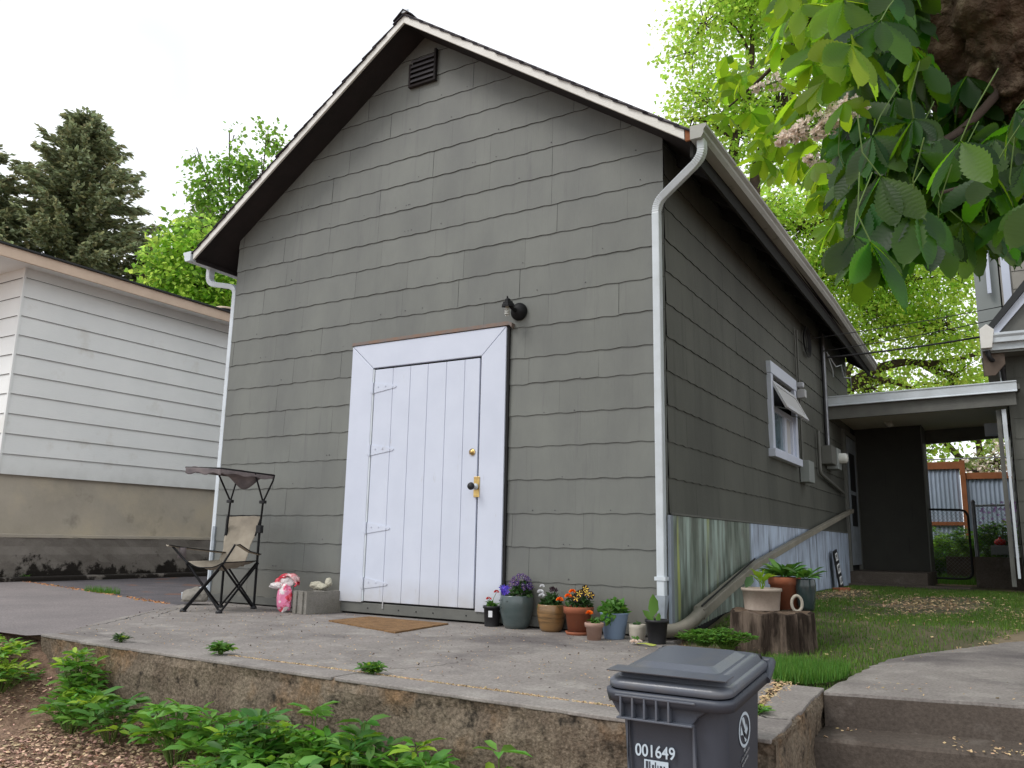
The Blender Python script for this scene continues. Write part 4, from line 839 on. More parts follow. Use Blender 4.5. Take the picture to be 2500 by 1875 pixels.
# ================================================================== wheeled bin
bn = empty('wheeled_bin', (1.13, -2.93, -.66), label='dark grey wheeled rubbish bin with number 001649 before the retaining wall', cat='bin')
def rr(x0, x1, y0, y1, rad, n=5):
    o = []
    for cx, cy, a0 in ((x1 - rad, y1 - rad, 0), (x0 + rad, y1 - rad, 90), (x0 + rad, y0 + rad, 180), (x1 - rad, y0 + rad, 270)):
        for k in range(n + 1): a = math.radians(a0 + 90 * k / n); o.append((cx + rad * math.cos(a), cy + rad * math.sin(a)))
    return o
def loft(m, rings, cap0=True, cap1=True, smooth=True):
    n = len(rings[0]); vs = [p for r_ in rings for p in r_]
    fs = [(i * n + j, i * n + (j + 1) % n, (i + 1) * n + (j + 1) % n, (i + 1) * n + j) for i in range(len(rings) - 1) for j in range(n)]
    m.add(vs, fs, smooth)
    if cap0: m.add(rings[0], [tuple(range(n - 1, -1, -1))])
    if cap1: m.add(rings[-1], [tuple(range(n))])
B0 = -.66
def zr(y): return .11 + (y + 3.15) * .082   # rim tilts up slightly to the back
def bpart(m, name, mt, bevel=0): o = m.build(name, mt, bn, bevel); o.location = (-1.13, 2.93, .66); return o
m = MB(); rings = []
for t in (0, .02, .3, .6, .9, 1.0):
    z = lerp(B0 + .06, .112, t); i = lerp(.035, .0, t); rings.append([(x, y, z) for x, y in rr(.982 + i * .7, 1.305 - i * .4, -3.135 + i, -2.725 - i * 1.6, .045)])
loft(m, rings, True, False); bpart(m, 'body', M['bin'])
m = MB(); m.prism([(.0, .0), (.0, -.40), (.215, -.40), (.215, .0)], lambda u, v, d: (1.0 + u, -3.137 - d + .05 * (v < -.1) * .3, .07 + v), 0, .004)
for x0, x1 in ((1.008, 1.013), (1.212, 1.217)): m = MB(); m.prism([(x0, .05), (x1, .05), (x1 + .006 * (x0 > 1.1) - .0, -.12), (x0 + .012 * (x0 < 1.1), -.12)], lambda u, v, d: (u, d, v), -3.142, -3.128); bpart(m, 'side_rib', M['bin_lid'], .002)
# rim collar
m = MB(); z = lambda y, o: zr(y) + o
col_ = lambda e, o: [(x, y, z(y, o)) for x, y in rr(.95 - e, 1.335 + e, -3.175 - e, -2.70 + e, .05)]
loft(m, [col_(-.03, -.035), col_(0, -.033), col_(.004, -.012), col_(.004, -.002), col_(-.008, .0)], True, False); bpart(m, 'rim', M['bin'])
m = MB(); loft(m, [col_(-.008, .003), col_(-.003, .006), col_(-.003, .022), col_(-.012, .030), col_(-.03, .032)], True, False)
# lid top: lip, raised panel with a faceted step
lidr = lambda x0, x1, y0, y1, o, rad=.03: [(x, y, z(y, o)) for x, y in rr(x0, x1, y0, y1, rad)]
loft(m, [lidr(.975, 1.315, -3.14, -2.72, .030), lidr(.985, 1.305, -3.13, -2.73, .049), lidr(1.0, 1.29, -3.115, -2.75, .054)], False, True)
bpart(m, 'lid', M['bin_lid'])
m = MB(); loft(m, [lidr(1.015, 1.28, -3.10, -2.78, .0545), lidr(1.035, 1.25, -3.06, -2.80, .066, .02)], False, True, False); bpart(m, 'lid_panel', M['bin_lid'])
m = MB(); m.prism([(-3.185, z(-3.185, .0585)), (-3.10, z(-3.10, .0565)), (-3.10, z(-3.10, .0525)), (-3.183, z(-3.185, .0555))], lambda u, v, d: (d, u, v), .965, 1.325); bpart(m, 'lid_lip', M['bin_lid'])
# ribbed grab bar below the rim
m = MB(); 
m.prism([(.955, z(-3.17, -.012)), (1.30, z(-3.17, -.012)), (1.235, .055), (1.215, .028), (1.0, .032), (.985, .05)], lambda u, v, d: (u, d, v), -3.158, -3.128)
bpart(m, 'grab_bar', M['bin'], .003)
m = MB()
for x in (1.005, 1.042, 1.079, 1.116, 1.153): m.box(x, x + .006, -3.182, -3.158, .036, .096)
m.box(.99, 1.235, -3.182, -3.158, .092, .098); m.box(.995, 1.225, -3.182, -3.158, .030, .036); bpart(m, 'grab_rib', M['bin_lid'], .0015)
# rear handle and hinges
m = MB(); m.tube(smooth_path([(1.335, -2.78, .12), (1.337, -2.73, .15), (1.332, -2.69, .165)], .04), .014, 8); m.tube(smooth_path([(.95, -2.78, .12), (.945, -2.73, .15), (.95, -2.69, .165)], .04), .014, 8); m.tube([(.945, -2.69, .166), (1.337, -2.69, .165)], .014, 10); bpart(m, 'handle', M['bin'])
for x in (.985, 1.285):
    m = MB(); m.tube([(x - .018, -2.715, .17), (x + .018, -2.715, .17)], .02, 14); bpart(m, 'hinge', M['black_plastic'])
for x in (.955, 1.335):
    m = MB(); Ry = Matrix.Rotation(PI / 2, 4, 'Y'); m.lathe([(0, -.02), (.09, -.02), (.1, -.012), (.1, .012), (.09, .02), (0, .02)], (x, -2.73, B0 + .1), 28, Ry); bpart(m, 'wheel', M['black_plastic'])
def text_mesh(name, body, size, mt, parent, M4, offset=.004):
    cu = bpy.data.curves.new(name, 'FONT'); cu.body = body; cu.size = size; cu.offset = offset * size; cu.extrude = .0008; cu.align_x = 'CENTER'
    to = bpy.data.objects.new('tmp', cu); sc.collection.objects.link(to); me = bpy.data.meshes.new_from_object(to); bpy.data.objects.remove(to)
    me.transform(M4); me.materials.clear(); me.materials.append(mt); o = bpy.data.objects.new(name, me); link(o, parent); return o
T = Matrix.Translation((1.098, -3.1375, -.073)) @ Matrix.Rotation(math.radians(-1.0), 4, 'Y') @ Matrix.Rotation(PI / 2 - .02, 4, 'X') @ Matrix.Scale(.88, 4, (1, 0, 0))
o = text_mesh('bin_number', '001649', .047, M['print'], bn, T, .012); o.location = (-1.13, 2.93, .66)
m = MB(); m.box(1.062, 1.136, -3.1325, -3.130, -.118, -.083); o = bpart(m, 'bin_sticker', M['print'])
m = MB(); r = random.Random(2); x = 1.067
while x < 1.126: wd = r.uniform(.002, .008); m.box(x, x + wd, -3.1335, -3.1326, -.107, -.087 - r.choice([0, .008])); x += wd + r.uniform(.002, .006)
m.build('sticker_marks', M['bin'], o)
# round emblem on the side: ring with two opposed arrows
lx_ = 1.3035; cy_, cz_ = -2.935, -.005
em_ = bpy.data.objects.new('emblem', None); link(em_, bn); em_.location = (-1.13, 2.93, .66)
def yz(poly, name, d=.0012, x=lx_): m = MB(); m.prism(poly, lambda u, v, q: (q, cy_ + u, cz_ + v), x, x + d); return m.build(name, M['print'], em_)
ring_o = [(.062 * math.cos(a), .050 * math.sin(a)) for a in np.linspace(0, 2 * PI, 40, endpoint=False)]; ring_i = [(.052 * math.cos(a), .041 * math.sin(a)) for a in np.linspace(0, 2 * PI, 40, endpoint=False)]
m = MB(); n = 40; vs = [(lx_ + .0015, cy_ + u, cz_ + v) for u, v in ring_o] + [(lx_ + .0015, cy_ + u, cz_ + v) for u, v in ring_i]; m.add(vs, [(i, (i + 1) % n, n + (i + 1) % n, n + i) for i in range(n)]); m.build('emblem_ring', M['print'], em_)
yz([(-.022, .034), (-.004, .036), (.024, -.004), (.024, .012), (.034, -.004), (.018, -.018), (-.002, -.004), (.008, -.004), (-.018, .024)], 'emblem_arrow')
yz([(.022, -.034), (.004, -.036), (-.024, .004), (-.036, .016), (-.040, -.010), (-.020, -.012), (.016, -.030)], 'emblem_arrow')
r = random.Random(6)
m = MB()
for row, (z0, n0) in enumerate(((-.064, 3), (-.080, 11), (-.096, 8))):
    for q in range(n0):
        y = cy_ - .008 * n0 / 2 + q * .0085; z = z0 + (y - cy_) * .25; m.box(lx_, lx_ + .0012, y, y + .0058, z, z + r.uniform(.006, .009))
m.build('emblem_print', M['print_dim'], em_)
# ================================================================== camp chair with canopy
ch = empty('camp_chair', (-3.86, -.58, -.1), label='folding tan camp chair with a drooping sun canopy beside the left wall corner', cat='chair')
A, B_, C_, D_ = Vector((-3.945, -.868, 0)), Vector((-3.628, -.764, 0)), Vector((-3.773, -.265, 0)), Vector((-4.075, -.375, 0))   # feet: front left, front right, back right, back left
CL = (3.86, .58, .1)
def cp_(m, name, mt, bevel=0): o = m.build(name, mt, ch, bevel); o.location = CL; return o
def P3(p, z): return Vector((p.x, p.y, z))
sz = .295
for a, b in ((A, B_), (B_, C_), (C_, D_), (D_, A)):
    off = (b - a).normalized().cross(Vector((0, 0, 1))) * .012
    for p, q, s in ((a, b, 1), (b, a, -1)):
        m = MB(); m.tube([P3(p, -.09) + off * s, P3(q, sz) + off * s], .0095, 8); cp_(m, 'leg', M['black'])
for p in (A, B_, C_, D_):
    m = MB(); m.lathe([(.0, -.1), (.028, -.1), (.028, -.085), (.014, -.07), (0, -.07)], (p.x, p.y, 0), 12); cp_(m, 'foot', M['black_plastic'])
for p in (A, B_): 
    m = MB(); q = P3(p, sz); d = (A - D_).normalized() * .0; m.tube([q, P3(p, .30)], .012, 8); cp_(m, 'front_joint', M['black'])
Cb, Db = P3(C_, .60), P3(D_, .60)
m = MB(); m.tube([P3(C_, -.09), Cb], .011, 8); cp_(m, 'back_post', M['black'])
m = MB(); m.tube([P3(D_, -.09), Db + Vector((0, 0, .08))], .011, 8); cp_(m, 'back_post', M['black'])
# seat sling
def cloth(m, P, nu, nv, th=.003):
    vs = []; 
    for i in range(nu + 1):
        for j in range(nv + 1): vs.append(P(i / nu, j / nv))
    k = nv + 1; f = [(i * k + j, (i + 1) * k + j, (i + 1) * k + j + 1, i * k + j + 1) for i in range(nu) for j in range(nv)]
    m.add(vs, f, True)
def solid(o, t=.004): q = o.modifiers.new('thick', 'SOLIDIFY'); q.thickness = t; return o
sA, sB, sC, sD = P3(A, .31), P3(B_, .31), P3(C_, .315), P3(D_, .315)
def seat(u, v):
    p = sA.lerp(sB, u).lerp(sD.lerp(sC, u), v); s = math.sin(PI * u); p.z -= .075 * s * (0.4 + .6 * math.sin(PI * min(1, v * .8 + .15))) + .006 * math.sin(v * 20 + u * 9) * s; return p
m = MB(); cloth(m, seat, 18, 18); solid(cp_(m, 'seat', M['canvas']))
tC, tD = P3(C_, .715) + Vector((-.03, .04, 0)), P3(D_, .71) + Vector((-.06, .04, 0))
def back(u, v):
    lo = P3(D_, .30).lerp(P3(C_, .30), lerp(.08, .86, u)) + Vector((.0, -.10, -.035)); hi = tD.lerp(tC, u); mid = P3(D_, .47).lerp(P3(C_, .47), lerp(.10, .90, u)) + Vector((0, -.035, 0))
    p = lo.lerp(mid, v).lerp(mid.lerp(hi, v), v); s = math.sin(PI * u); p += Vector((.3, -1, 0)).normalized() * (-.03 * s) ; p += Vector((0, -1, 0)) * .008 * math.sin(v * 14 + u * 5) * math.sin(u * 9 + v * 4); return p
m = MB(); cloth(m, back, 22, 30); bk = solid(cp_(m, 'backrest', M['canvas']))
m = MB(); m.tube([back(0, 1), back(.5, 1) + Vector((0, 0, .004)), back(1, 1)], .006, 6); m.tube([back(0, t) for t in (.62, .7, .8, .9, 1)], .008, 6); m.tube([back(1, t) for t in (.62, .7, .8, .9, 1)], .008, 6); cp_(m, 'backrest_trim', M['black'])
m = MB(); m.tube([seat(t, 0) for t in np.linspace(0, 1, 12)], .005, 6); m.tube([seat(1, t) for t in np.linspace(0, 1, 12)], .005, 6); cp_(m, 'seat_trim', M['black'])
# armrests: right one rises steeply to its front peak, left one nearly level with a cup holder
def strip(pts, w_, sagz=.0):
    def f(u, v):
        i = u * (len(pts) - 1); a = int(min(i, len(pts) - 2)); p = Vector(pts[a]).lerp(Vector(pts[a + 1]), i - a); return p + Vector((-.95, .25, 0)) * (w_ * (v - .5)) + Vector((0, 0, -.012 * math.sin(PI * v)))
    return f
aR = [(-3.69, -.60, .455), (-3.70, -.56, .46), (-3.72, -.42, .40), (-3.745, -.275, .375)]
aL = [(-4.12, -.95, .445), (-4.09, -.86, .43), (-4.07, -.62, .405), (-4.06, -.40, .385)]
for pts, nm in ((aR, 'armrest'), (aL, 'armrest')):
    m = MB(); cloth(m, strip(pts, .075), 14, 6); o = solid(cp_(m, nm, M['canvas']))
    m = MB()
    for s in (0, 1): m.tube([strip(pts, .075)(t, s) for t in np.linspace(0, 1, 10)], .0045, 6)
    mm = m.build('armrest_trim', M['black'], o)
m = MB(); m.tube([P3(B_, .30), (-3.69, -.60, .455)], .009, 8); m.tube([P3(A, .30) , (-4.03, -.88, .36), (-4.10, -.92, .44)], .009, 8); cp_(m, 'arm_strut', M['black'])
m = MB(); m.lathe([(.03, .0), (.036, -.09), (.0, -.09)], (-4.06, -.84, .425), 14); cp_(m, 'cup_holder', M['canvas_grey'])
# canopy posts, hubs, struts, canopy
hR, hL = Vector((-3.70, -.315, .835)), Vector((-4.03, -.40, .84))
m = MB(); m.tube([Cb - Vector((0, 0, .03)), hR], .009, 8); cp_(m, 'canopy_post', M['black'])
m = MB(); m.tube([Db, hL], .009, 8); cp_(m, 'canopy_post', M['black'])
for p in (Cb, ): m = MB(); m.box(p.x - .03, p.x + .03, p.y - .02, p.y + .02, p.z - .04, p.z + .03); cp_(m, 'clamp', M['black_plastic'], .006)
for p in (hR, hL): m = MB(); m.box(p.x - .032, p.x + .026, p.y - .02, p.y + .02, p.z - .014, p.z + .014); cp_(m, 'hub', M['black_plastic'], .005)
cBR, cBL, cFL, cFR = Vector((-3.63, -.27, 1.075)), Vector((-4.02, -.36, 1.07)), Vector((-4.09, -.86, 1.112)), Vector((-3.74, -.77, 1.10))
for h, b, f in ((hR, cBR, cBR.lerp(cFR, .38)), (hL, cBL, cBL.lerp(cFL, .38))):
    m = MB(); m.tube([h, h.lerp(b, .8) + Vector((.012, 0, 0)), b], .008, 6); cp_(m, 'strut', M['black'])
    m = MB(); m.tube([h, f], .008, 6); cp_(m, 'strut', M['black'])
m = MB(); m.tube([cBL, cBR, cFR, cFL, cBL], .008, 6); cp_(m, 'canopy_frame', M['black'])
def canopy(u, v):
    p = cFL.lerp(cFR, u).lerp(cBL.lerp(cBR, u), v); s = math.sin(PI * u); p.z += -.03 * s * math.sin(PI * v) + .012 * math.sin(v * 11 + u * 7) * math.sin(u * 5) - (.115 * math.exp(-((v - .72) / .16) ** 2 - ((u - .62) / .22) ** 2)); return p
m = MB(); cloth(m, canopy, 26, 34); solid(cp_(m, 'canopy', M['canvas_grey']))
m = MB(); cloth(m, lambda u, v: cFL.lerp(cFR, u) + Vector((0, 0, -.05 * v - .01 * math.sin(u * 14) * v)), 20, 5); cloth(m, lambda u, v: cFL.lerp(cBL, u) + Vector((0, 0, -.035 * v * (1 - u * .6))), 20, 5); cloth(m, lambda u, v: cFR.lerp(cBR, u) + Vector((0, 0, -.04 * v - .008 * math.sin(u * 18) * v)), 20, 5); solid(cp_(m, 'canopy_valance', M['canvas_grey']), .003)
# ================================================================== bag, block, cloth, mat, rock
def blob(c, s, seed, sub=4, rough=.15, fr=2.0, squash=None):
    from mathutils import noise
    bm = bmesh.new(); bmesh.ops.create_icosphere(bm, subdivisions=sub, radius=1.0)
    for v in bm.verts:
        p = v.co.copy(); n = noise.noise(p * fr + Vector((seed, seed * 2, 0))) + .5 * noise.noise(p * fr * 2.3 + Vector((seed, 0, seed))); q = p * (1 + rough * n)
        v.co = Vector((q.x * s[0], q.y * s[1], q.z * s[2]))
        if squash is not None and v.co.z < squash: v.co.z = squash
    vs = [tuple(v.co + Vector(c)) for v in bm.verts]; fs = [tuple(v.index for v in f.verts) for f in bm.faces]; bm.free(); return vs, fs
bag = empty('plastic_bag', (-3.335, -.33, -.1), label='crumpled red, white and pink plastic bag leaning on the cinder block', cat='bag')
def crumple(c, s, seed, sm=False, rough=.34, fr=2.2, sub=4): m = MB(); vs, fs = blob(c, s, seed, sub, rough, fr); m.add(vs, fs, sm); return m
m = crumple((.0, 0, .115), (.078, .05, .125), 3.1, False, .17, 2.6, 3); m.v = [(x * (1.12 if z < .06 else 1), y, max(z, .0)) for x, y, z in m.v]; m.build('bag_body', M['bag_pink'], bag)
m = MB()
def fold(u, v):   # the gathered mouth of the bag, flopping over to the left
    a = lerp(-.25, PI * 1.02, u); rad = .115 * (1 - .25 * v) + .012 * math.sin(u * 17 + v * 5); x = .02 + rad * math.cos(a) * 1.0; z = .235 + rad * math.sin(a) * .75 - .03 * u; return Vector((x, -.02 + .07 * v + .012 * math.sin(u * 11 + v * 9), z + .03 * math.sin(v * 3)))
cloth(m, fold, 30, 8); solid(m.build('bag_top', M['bag_red'], bag), .012)
m = crumple((-.0, .02, .265), (.088, .03, .055), 8.7, False, .22, 2.4, 3); m.build('bag_fold', M['bag_white'], bag)
m = crumple((-.085, -.025, .22), (.065, .04, .030), 9.7, False, .25, 2.4, 3); m.build('bag_opening', M['bag_white'], bag)
blk = empty('cinder_block', (-3.095, -.168, -.1), math.radians(79), label='hollow grey cinder block left of the door frame', cat='block')
m = MB(); L_, D2, H_ = .36, .20, .185; fx = [-L_ / 2 - .02, -.06 - .1, .0, .16]
m.box(-.19, .19, -.10, -.072, 0, H_); m.box(-.19, .19, .072, .10, 0, H_)
for a in (-.19, -.015, .162): m.box(a, a + .028, -.0718, .0718, .0, H_)
for y in (-.06, .03): m.box(-.205, -.1902, y, y + .032, 0, H_)
m.build('block_shell', M['block'], blk, .003)
m = MB(); m.box(-.162, -.015, -.072, .072, .0, .10); m.box(.013, .162, -.072, .072, 0, .10); m.build('block_core', M['dark_gap'], blk)
cl_ = empty('crumpled_glove', (-3.13, -.13, .085), label='crumpled pale work glove lying on the cinder block', cat='glove')
for i, (c, s) in enumerate((((-.05, .02, .035), (.07, .045, .035)), ((.03, .0, .03), (.05, .04, .028)), ((.075, .03, .065), (.032, .028, .04)))):
    m = crumple(c, s, 12 + i * 2.2, True, .22, 1.6); m.build('glove_palm' if i == 0 else 'glove_finger', M['cloth'], cl_)
dm = empty('doormat', (-2.02, -.62, -.1), math.radians(-2), label='brown coir doormat on the concrete in front of the white door', cat='mat')
m = MB(); poly = wob([(-.61, -.11), (.30, -.45)], .003, 3, 20) + wob([(.30, -.45), (.52, .30)], .003, 4, 12)[1:] + wob([(.52, .30), (-.40, .42)], .003, 5, 20)[1:] + wob([(-.40, .42), (-.61, -.11)], .003, 6, 12)[1:-1]
mat_poly = [(-.60, -.33), (.60, -.40), (.42, .36), (-.36, .40)]
def quadmat(c): return c
c0, c1, c2, c3 = [(x + 2.02, y + .62) for x, y in ((-2.50, -.68), (-1.60, -.95), (-1.70, -.22), (-2.50, -.23))]
poly = wob([c0, c1], .004, 3, 20) + wob([c1, c2], .004, 4, 14)[1:] + wob([c2, c3], .004, 5, 20)[1:] + wob([c3, c0], .004, 6, 14)[1:-1]
m.prism(poly, lambda u, v, d: (u, v, d), .001, .011); m.build('mat_pile', M['mat'], dm)
rk = MB(); vs, fs = blob((0, 0, .05), (.14, .09, .105), 4.4, 3, .3, 1.2, squash=-.02); rk.add(vs, fs); o = rk.build('rock', M['rock']); o.location = (-4.50, -.33, -.1); tag(o, 'rough pale rock under the left downspout outlet', 'rock')
# ================================================================== flower pots
def pot(mt, rt, rb, h, style, parent, seg=36):
    m = MB()
    if style == 'nursery': pr_ = [(0, .0), (rb, 0), (rb, .006), (rt - .004, h - .018), (rt + .004, h - .018), (rt + .004, h), (rt - .004, h), (rt - .006, h - .03)]
    elif style == 'clay': pr_ = [(0, 0), (rb, 0), (lerp(rb, rt, .74) - .004, h * .76), (rt * 1.0, h * .76), (rt * 1.03, h - .004), (rt * 1.0, h), (rt * .92, h), (rt * .9, h - .03)]
    elif style == 'round': pr_ = [(0, 0), (rb, 0), (lerp(rb, rt, .45), h * .12), (lerp(rb, rt, .85), h * .38), (rt * 1.05, h * .68), (rt * 1.04, h * .88), (rt, h * .97), (rt * 1.0, h), (rt * .93, h), (rt * .93, h - .03)]
    elif style == 'cup': pr_ = [(0, 0), (rb * .9, 0), (rb, .01), (lerp(rb, rt, .8), h * .35), (rt, h * .8), (rt, h), (rt * .92, h), (rt * .9, h - .03)]
    else: pr_ = [(0, 0), (rb, 0), (rb + .002, .004), (rt, h - .01), (rt + .003, h - .006), (rt + .003, h), (rt * .95, h), (rt * .93, h - .03)]
    m.lathe(pr_, (0, 0, 0), seg); m.build('pot', mt, parent)
    m = MB(); m.disc((0, 0, h - .022), rt * .92, 24); m.build('soil', M['pot_soil'], parent)
LEAF_V = [(0, 0, 0), (-.30, .35, .06), (0, .38, .0), (.30, .35, .06), (-.24, .72, .03), (0, .75, -.05), (.24, .72, .03), (0, 1.0, -.12)]
LEAF_F3 = [(0, 2, 1), (0, 3, 2), (1, 2, 5), (1, 5, 4), (2, 3, 6), (2, 6, 5), (4, 5, 7), (5, 6, 7)]
def leaves(name, mt, pts, dirs, size, parent, wfac=1.0, tilt=.5, r=None):
    n = len(pts); S = size * RG.uniform(.65, 1.2, n); TV = np.array(LEAF_V, float); TV[:, 0] *= wfac
    return scatter(name, TV, LEAF_F3, pts, S, rotmats(n, tilt, np.asarray(dirs, float)), mt, parent, smooth=True)
def bush(name, mt, parent, c, rad, n, size, wfac=1.0, hemi=True, flat=1.0):
    d = RG.normal(size=(n, 3)); d /= np.linalg.norm(d, axis=1, keepdims=True)
    if hemi: d[:, 2] = np.abs(d[:, 2]) * 1.0 - .1
    rr_ = RG.uniform(.25, 1, n) ** .6; p = np.array(c) + d * rr_[:, None] * np.array(rad); dr = d + RG.normal(size=(n, 3)) * .5; dr[:, 2] *= flat
    return leaves(name, mt, p - dr / np.linalg.norm(dr, axis=1, keepdims=True) * size * .5, dr, size, parent, wfac)
def flower5(m, c, rad, nrm, petals=5, cup=.2, wide=.75):
    n = Vector(nrm).normalized(); a = n.orthogonal().normalized(); b = n.cross(a); c = Vector(c)
    for k in range(petals):
        t = 2 * PI * k / petals; d = a * math.cos(t) + b * math.sin(t); s = n.cross(d)
        m.add([c, c + d * rad * .6 + s * rad * .38 * wide + n * rad * cup, c + d * rad + n * rad * cup * 1.2, c + d * rad * .6 - s * rad * .38 * wide + n * rad * cup], [(0, 1, 2, 3)])
def pompom(m, c, rad, n=60):
    c = Vector(c)
    for k in range(n):
        d = Vector(RG.normal(size=3)).normalized(); d.z = abs(d.z) * .9 - .15; s = d.orthogonal().normalized() * rad * .22; m.add([c + d * rad * .35, c + d * rad * .9 + s, c + d * rad * 1.05, c + d * rad * .9 - s], [(0, 1, 2, 3)])
def stems(m, base, tips, r=.0022):
    for t in tips: a = Vector(base); b = Vector(t); m.tube([a, a.lerp(b, .5) + Vector((RG.normal() * .006, RG.normal() * .006, .01)), b], r, 5, False)
VW = Vector((.35, -.9, .3))     # roughly towards the open side of the terrace
def potted(loc, label, group='potted flowers in a row at the foot of the wall'): return empty('flower_pot', loc, RG.uniform(-.5, .5), label, 'flower pot', group)
pz = -.1
# 1 small black nursery pot, red blooms
p = potted((-1.379, -.10, pz), 'small black nursery pot with two red blooms beside the door frame'); pot(M['black_plastic'], .066, .055, .15, 'nursery', p); bush('foliage', M['leaf_mid'], p, (0, 0, .15), (.05, .05, .025), 26, .055, 1.1)
m = MB(); stems(m, (0, 0, .14), [(-.02, -.02, .20), (.035, .0, .25)], .002); m.build('stem', M['stem'], p)
for c in ((-.02, -.02, .20), (.035, 0, .252)): m = MB(); pompom(m, c, .022, 50); m.build('bloom', M['red'], p)
m = MB(); m.box(-.014, .016, -.0665, -.0655, .075, .122); o = m.build('plant_tag', M['white_fl'], p); o.rotation_euler = (.06, 0, .25)
# 2 grey-green glazed pot with violas
p = potted((-1.164, -.10, pz), 'large grey green glazed pot with dark purple violas'); pot(M['glaze_green'], .121, .082, .237, 'round', p); bush('foliage', M['leaf_dark'], p, (.03, .02, .24), (.10, .09, .12), 240, .035, 1.0)
m = MB(); m2 = MB(); m3 = MB()
for k in range(70):
    d = Vector(RG.normal(size=3)).normalized(); d.z = abs(d.z); c = Vector((.035, .01, .29)) + Vector((d.x * .09, d.y * .08, d.z * .10)); nn = (d + VW * .8 + Vector(RG.normal(size=3)) * .2); flower5(m, c, .017, nn); flower5(m2 if k % 2 else m3, c + nn.normalized() * .003, .0035, nn, 3)
m.build('bloom', M['purple'], p); m2.build('bloom_centre', M['yellow'], p); m3.build('bloom_centre', M['white_fl'], p)
m = MB(); 
for k in range(16): flower5(m, (-.085 + RG.uniform(-.035, .03), -.04 + RG.uniform(-.03, .03), .25 + RG.uniform(-.015, .045)), .02, VW + Vector(RG.normal(size=3)) * .4)
mm_ = mat('blue_violet_petal', (0.10, 0.05, 0.5), .6, island=.3); m.build('bloom', mm_, p)
m = MB(); 
for a, z in ((-.45, .2), (-.1, .205), (-.2, .175), (-.15, .15), (.35, .2), (-.22, .125)): m.box(*(lambda x, y: (x - .006, x + .006, y - .004, y + .0))(.127 * math.sin(a), -.127 * math.cos(a)), z - .004, z + .004)
m.build('stamped_marks', M['glaze_green'], p)
# 3 brown banded pot: white and dark blooms
p = potted((-.862, -.115, pz), 'brown banded ceramic pot with white and dark purple blooms'); pot(M['glaze_brown'], .099, .068, .189, 'round', p); bush('foliage', M['leaf_dark'], p, (0, 0, .19), (.085, .08, .085), 150, .06, .7)
for c, rd in (((-.062, -.05, .275), .026), ((-.055, -.04, .315), .02), ((-.04, -.06, .25), .024)): m = MB(); pompom(m, c, rd, 90); m.build('bloom', M['white_fl'], p)
m = MB(); [flower5(m, (.03 + RG.uniform(-.03, .03), -.01, .29 + RG.uniform(-.012, .015)), .018, VW + Vector(RG.normal(size=3)) * .5) for _ in range(12)]; m.build('bloom', M['maroon'], p)
# 4 terracotta with marigolds and dark striped petunias
p = potted((-.618, -.165, pz), 'terracotta pot in a saucer with orange marigolds and dark yellow-striped blooms'); pot(M['terracotta'], .105, .070, .19, 'clay', p)
m = MB(); m.lathe([(0, .0), (.084, 0), (.092, .022), (.086, .022), (.08, .006)], (0, 0, 0), 32); m.build('saucer', M['terracotta'], p)
bush('foliage', M['leaf_dark'], p, (0.01, 0, .2), (.095, .085, .10), 210, .05, .7)
for c in ((-.12, -.06, .235), (-.055, -.075, .262), (-.03, -.06, .292)): m = MB(); pompom(m, c, .027, 110); m.build('bloom', M['orange'], p)
m = MB(); m2 = MB()
for c in ((.06, -.05, .315), (.0, -.08, .25), (.095, -.03, .27), (.04, -.03, .29), (.02, -.07, .28), (.075, -.06, .285)): flower5(m, c, .032, VW + Vector(RG.normal(size=3)) * .25, 5, .15, 1.5); flower5(m2, Vector(c) + VW.normalized() * .006, .027, VW, 5, .2, .4)
m.build('bloom', M['maroon'], p); m2.build('bloom_stripe', M['yellow'], p)
# 5 small pale clay pot
p = potted((-.392, -.385, pz), 'small pale pink clay pot with a single orange marigold'); pot(M['pinkclay'], .063, .046, .111, 'clay', p); bush('foliage', M['leaf_mid'], p, (0, 0, .112), (.045, .045, .03), 40, .04, .6)
m = MB(); stems(m, (0, 0, .1), [(-.03, -.01, .165)]); m.build('stem', M['stem'], p); m = MB(); pompom(m, (-.032, -.012, .17), .026, 110); m.build('bloom', M['orange'], p)
# 6 blue bucket
p = potted((-.317, -.225, pz), 'tapered pale blue pot overflowing with round green leaves'); pot(M['blue_pot'], .096, .066, .172, 'plain', p); bush('foliage', M['leaf_mid'], p, (-.0, 0, .175), (.105, .10, .095), 130, .062, 1.5); bush('trailing_leaf', M['leaf_bed'], p, (-.03, -.09, .15), (.05, .03, .05), 26, .05, 1.5, False)
# 7 cream pot
p = potted((-.146, -.235, pz), 'small cream ceramic pot with a tiny green shoot'); pot(M['cream_pot'], .056, .046, .106, 'cup', p); m = MB(); stems(m, (0, 0, .09), [(-.01, 0, .13), (.012, 0, .12)], .003); m.build('shoot', M['stem'], p); bush('foliage', M['leaf_dark'], p, (0, 0, .105), (.03, .03, .02), 14, .03, .8)
# 8 black nursery pot with broad leaf
p = potted((.017, -.30, pz), 'black nursery pot with one broad upright leaf by the white downspout'); p.rotation_euler = (0, 0, 0); pot(M['black_plastic'], .074, .057, .152, 'nursery', p)
for (px_, pz_, ang, L_) in ((-.03, .16, .08, .155), (-.02, .14, -.85, .10), (0, .13, .3, .07)):
    yv = np.array([math.sin(ang), 0, math.cos(ang)]); xv = np.array([math.cos(ang), 0, -math.sin(ang)]); zv = np.cross(xv, yv); TV = np.array(LEAF_V, float); TV[:, 0] *= .8
    scatter('broad_leaf', TV, LEAF_F3, np.array([[px_, 0, pz_]]), np.array([L_]), np.stack([xv, yv, -zv], 1)[None], M['leaf_mid'], p, smooth=True)
m = MB(); stems(m, (0, 0, .13), [(-.03, 0, .17)], .003); m.build('stem', M['stem'], p)
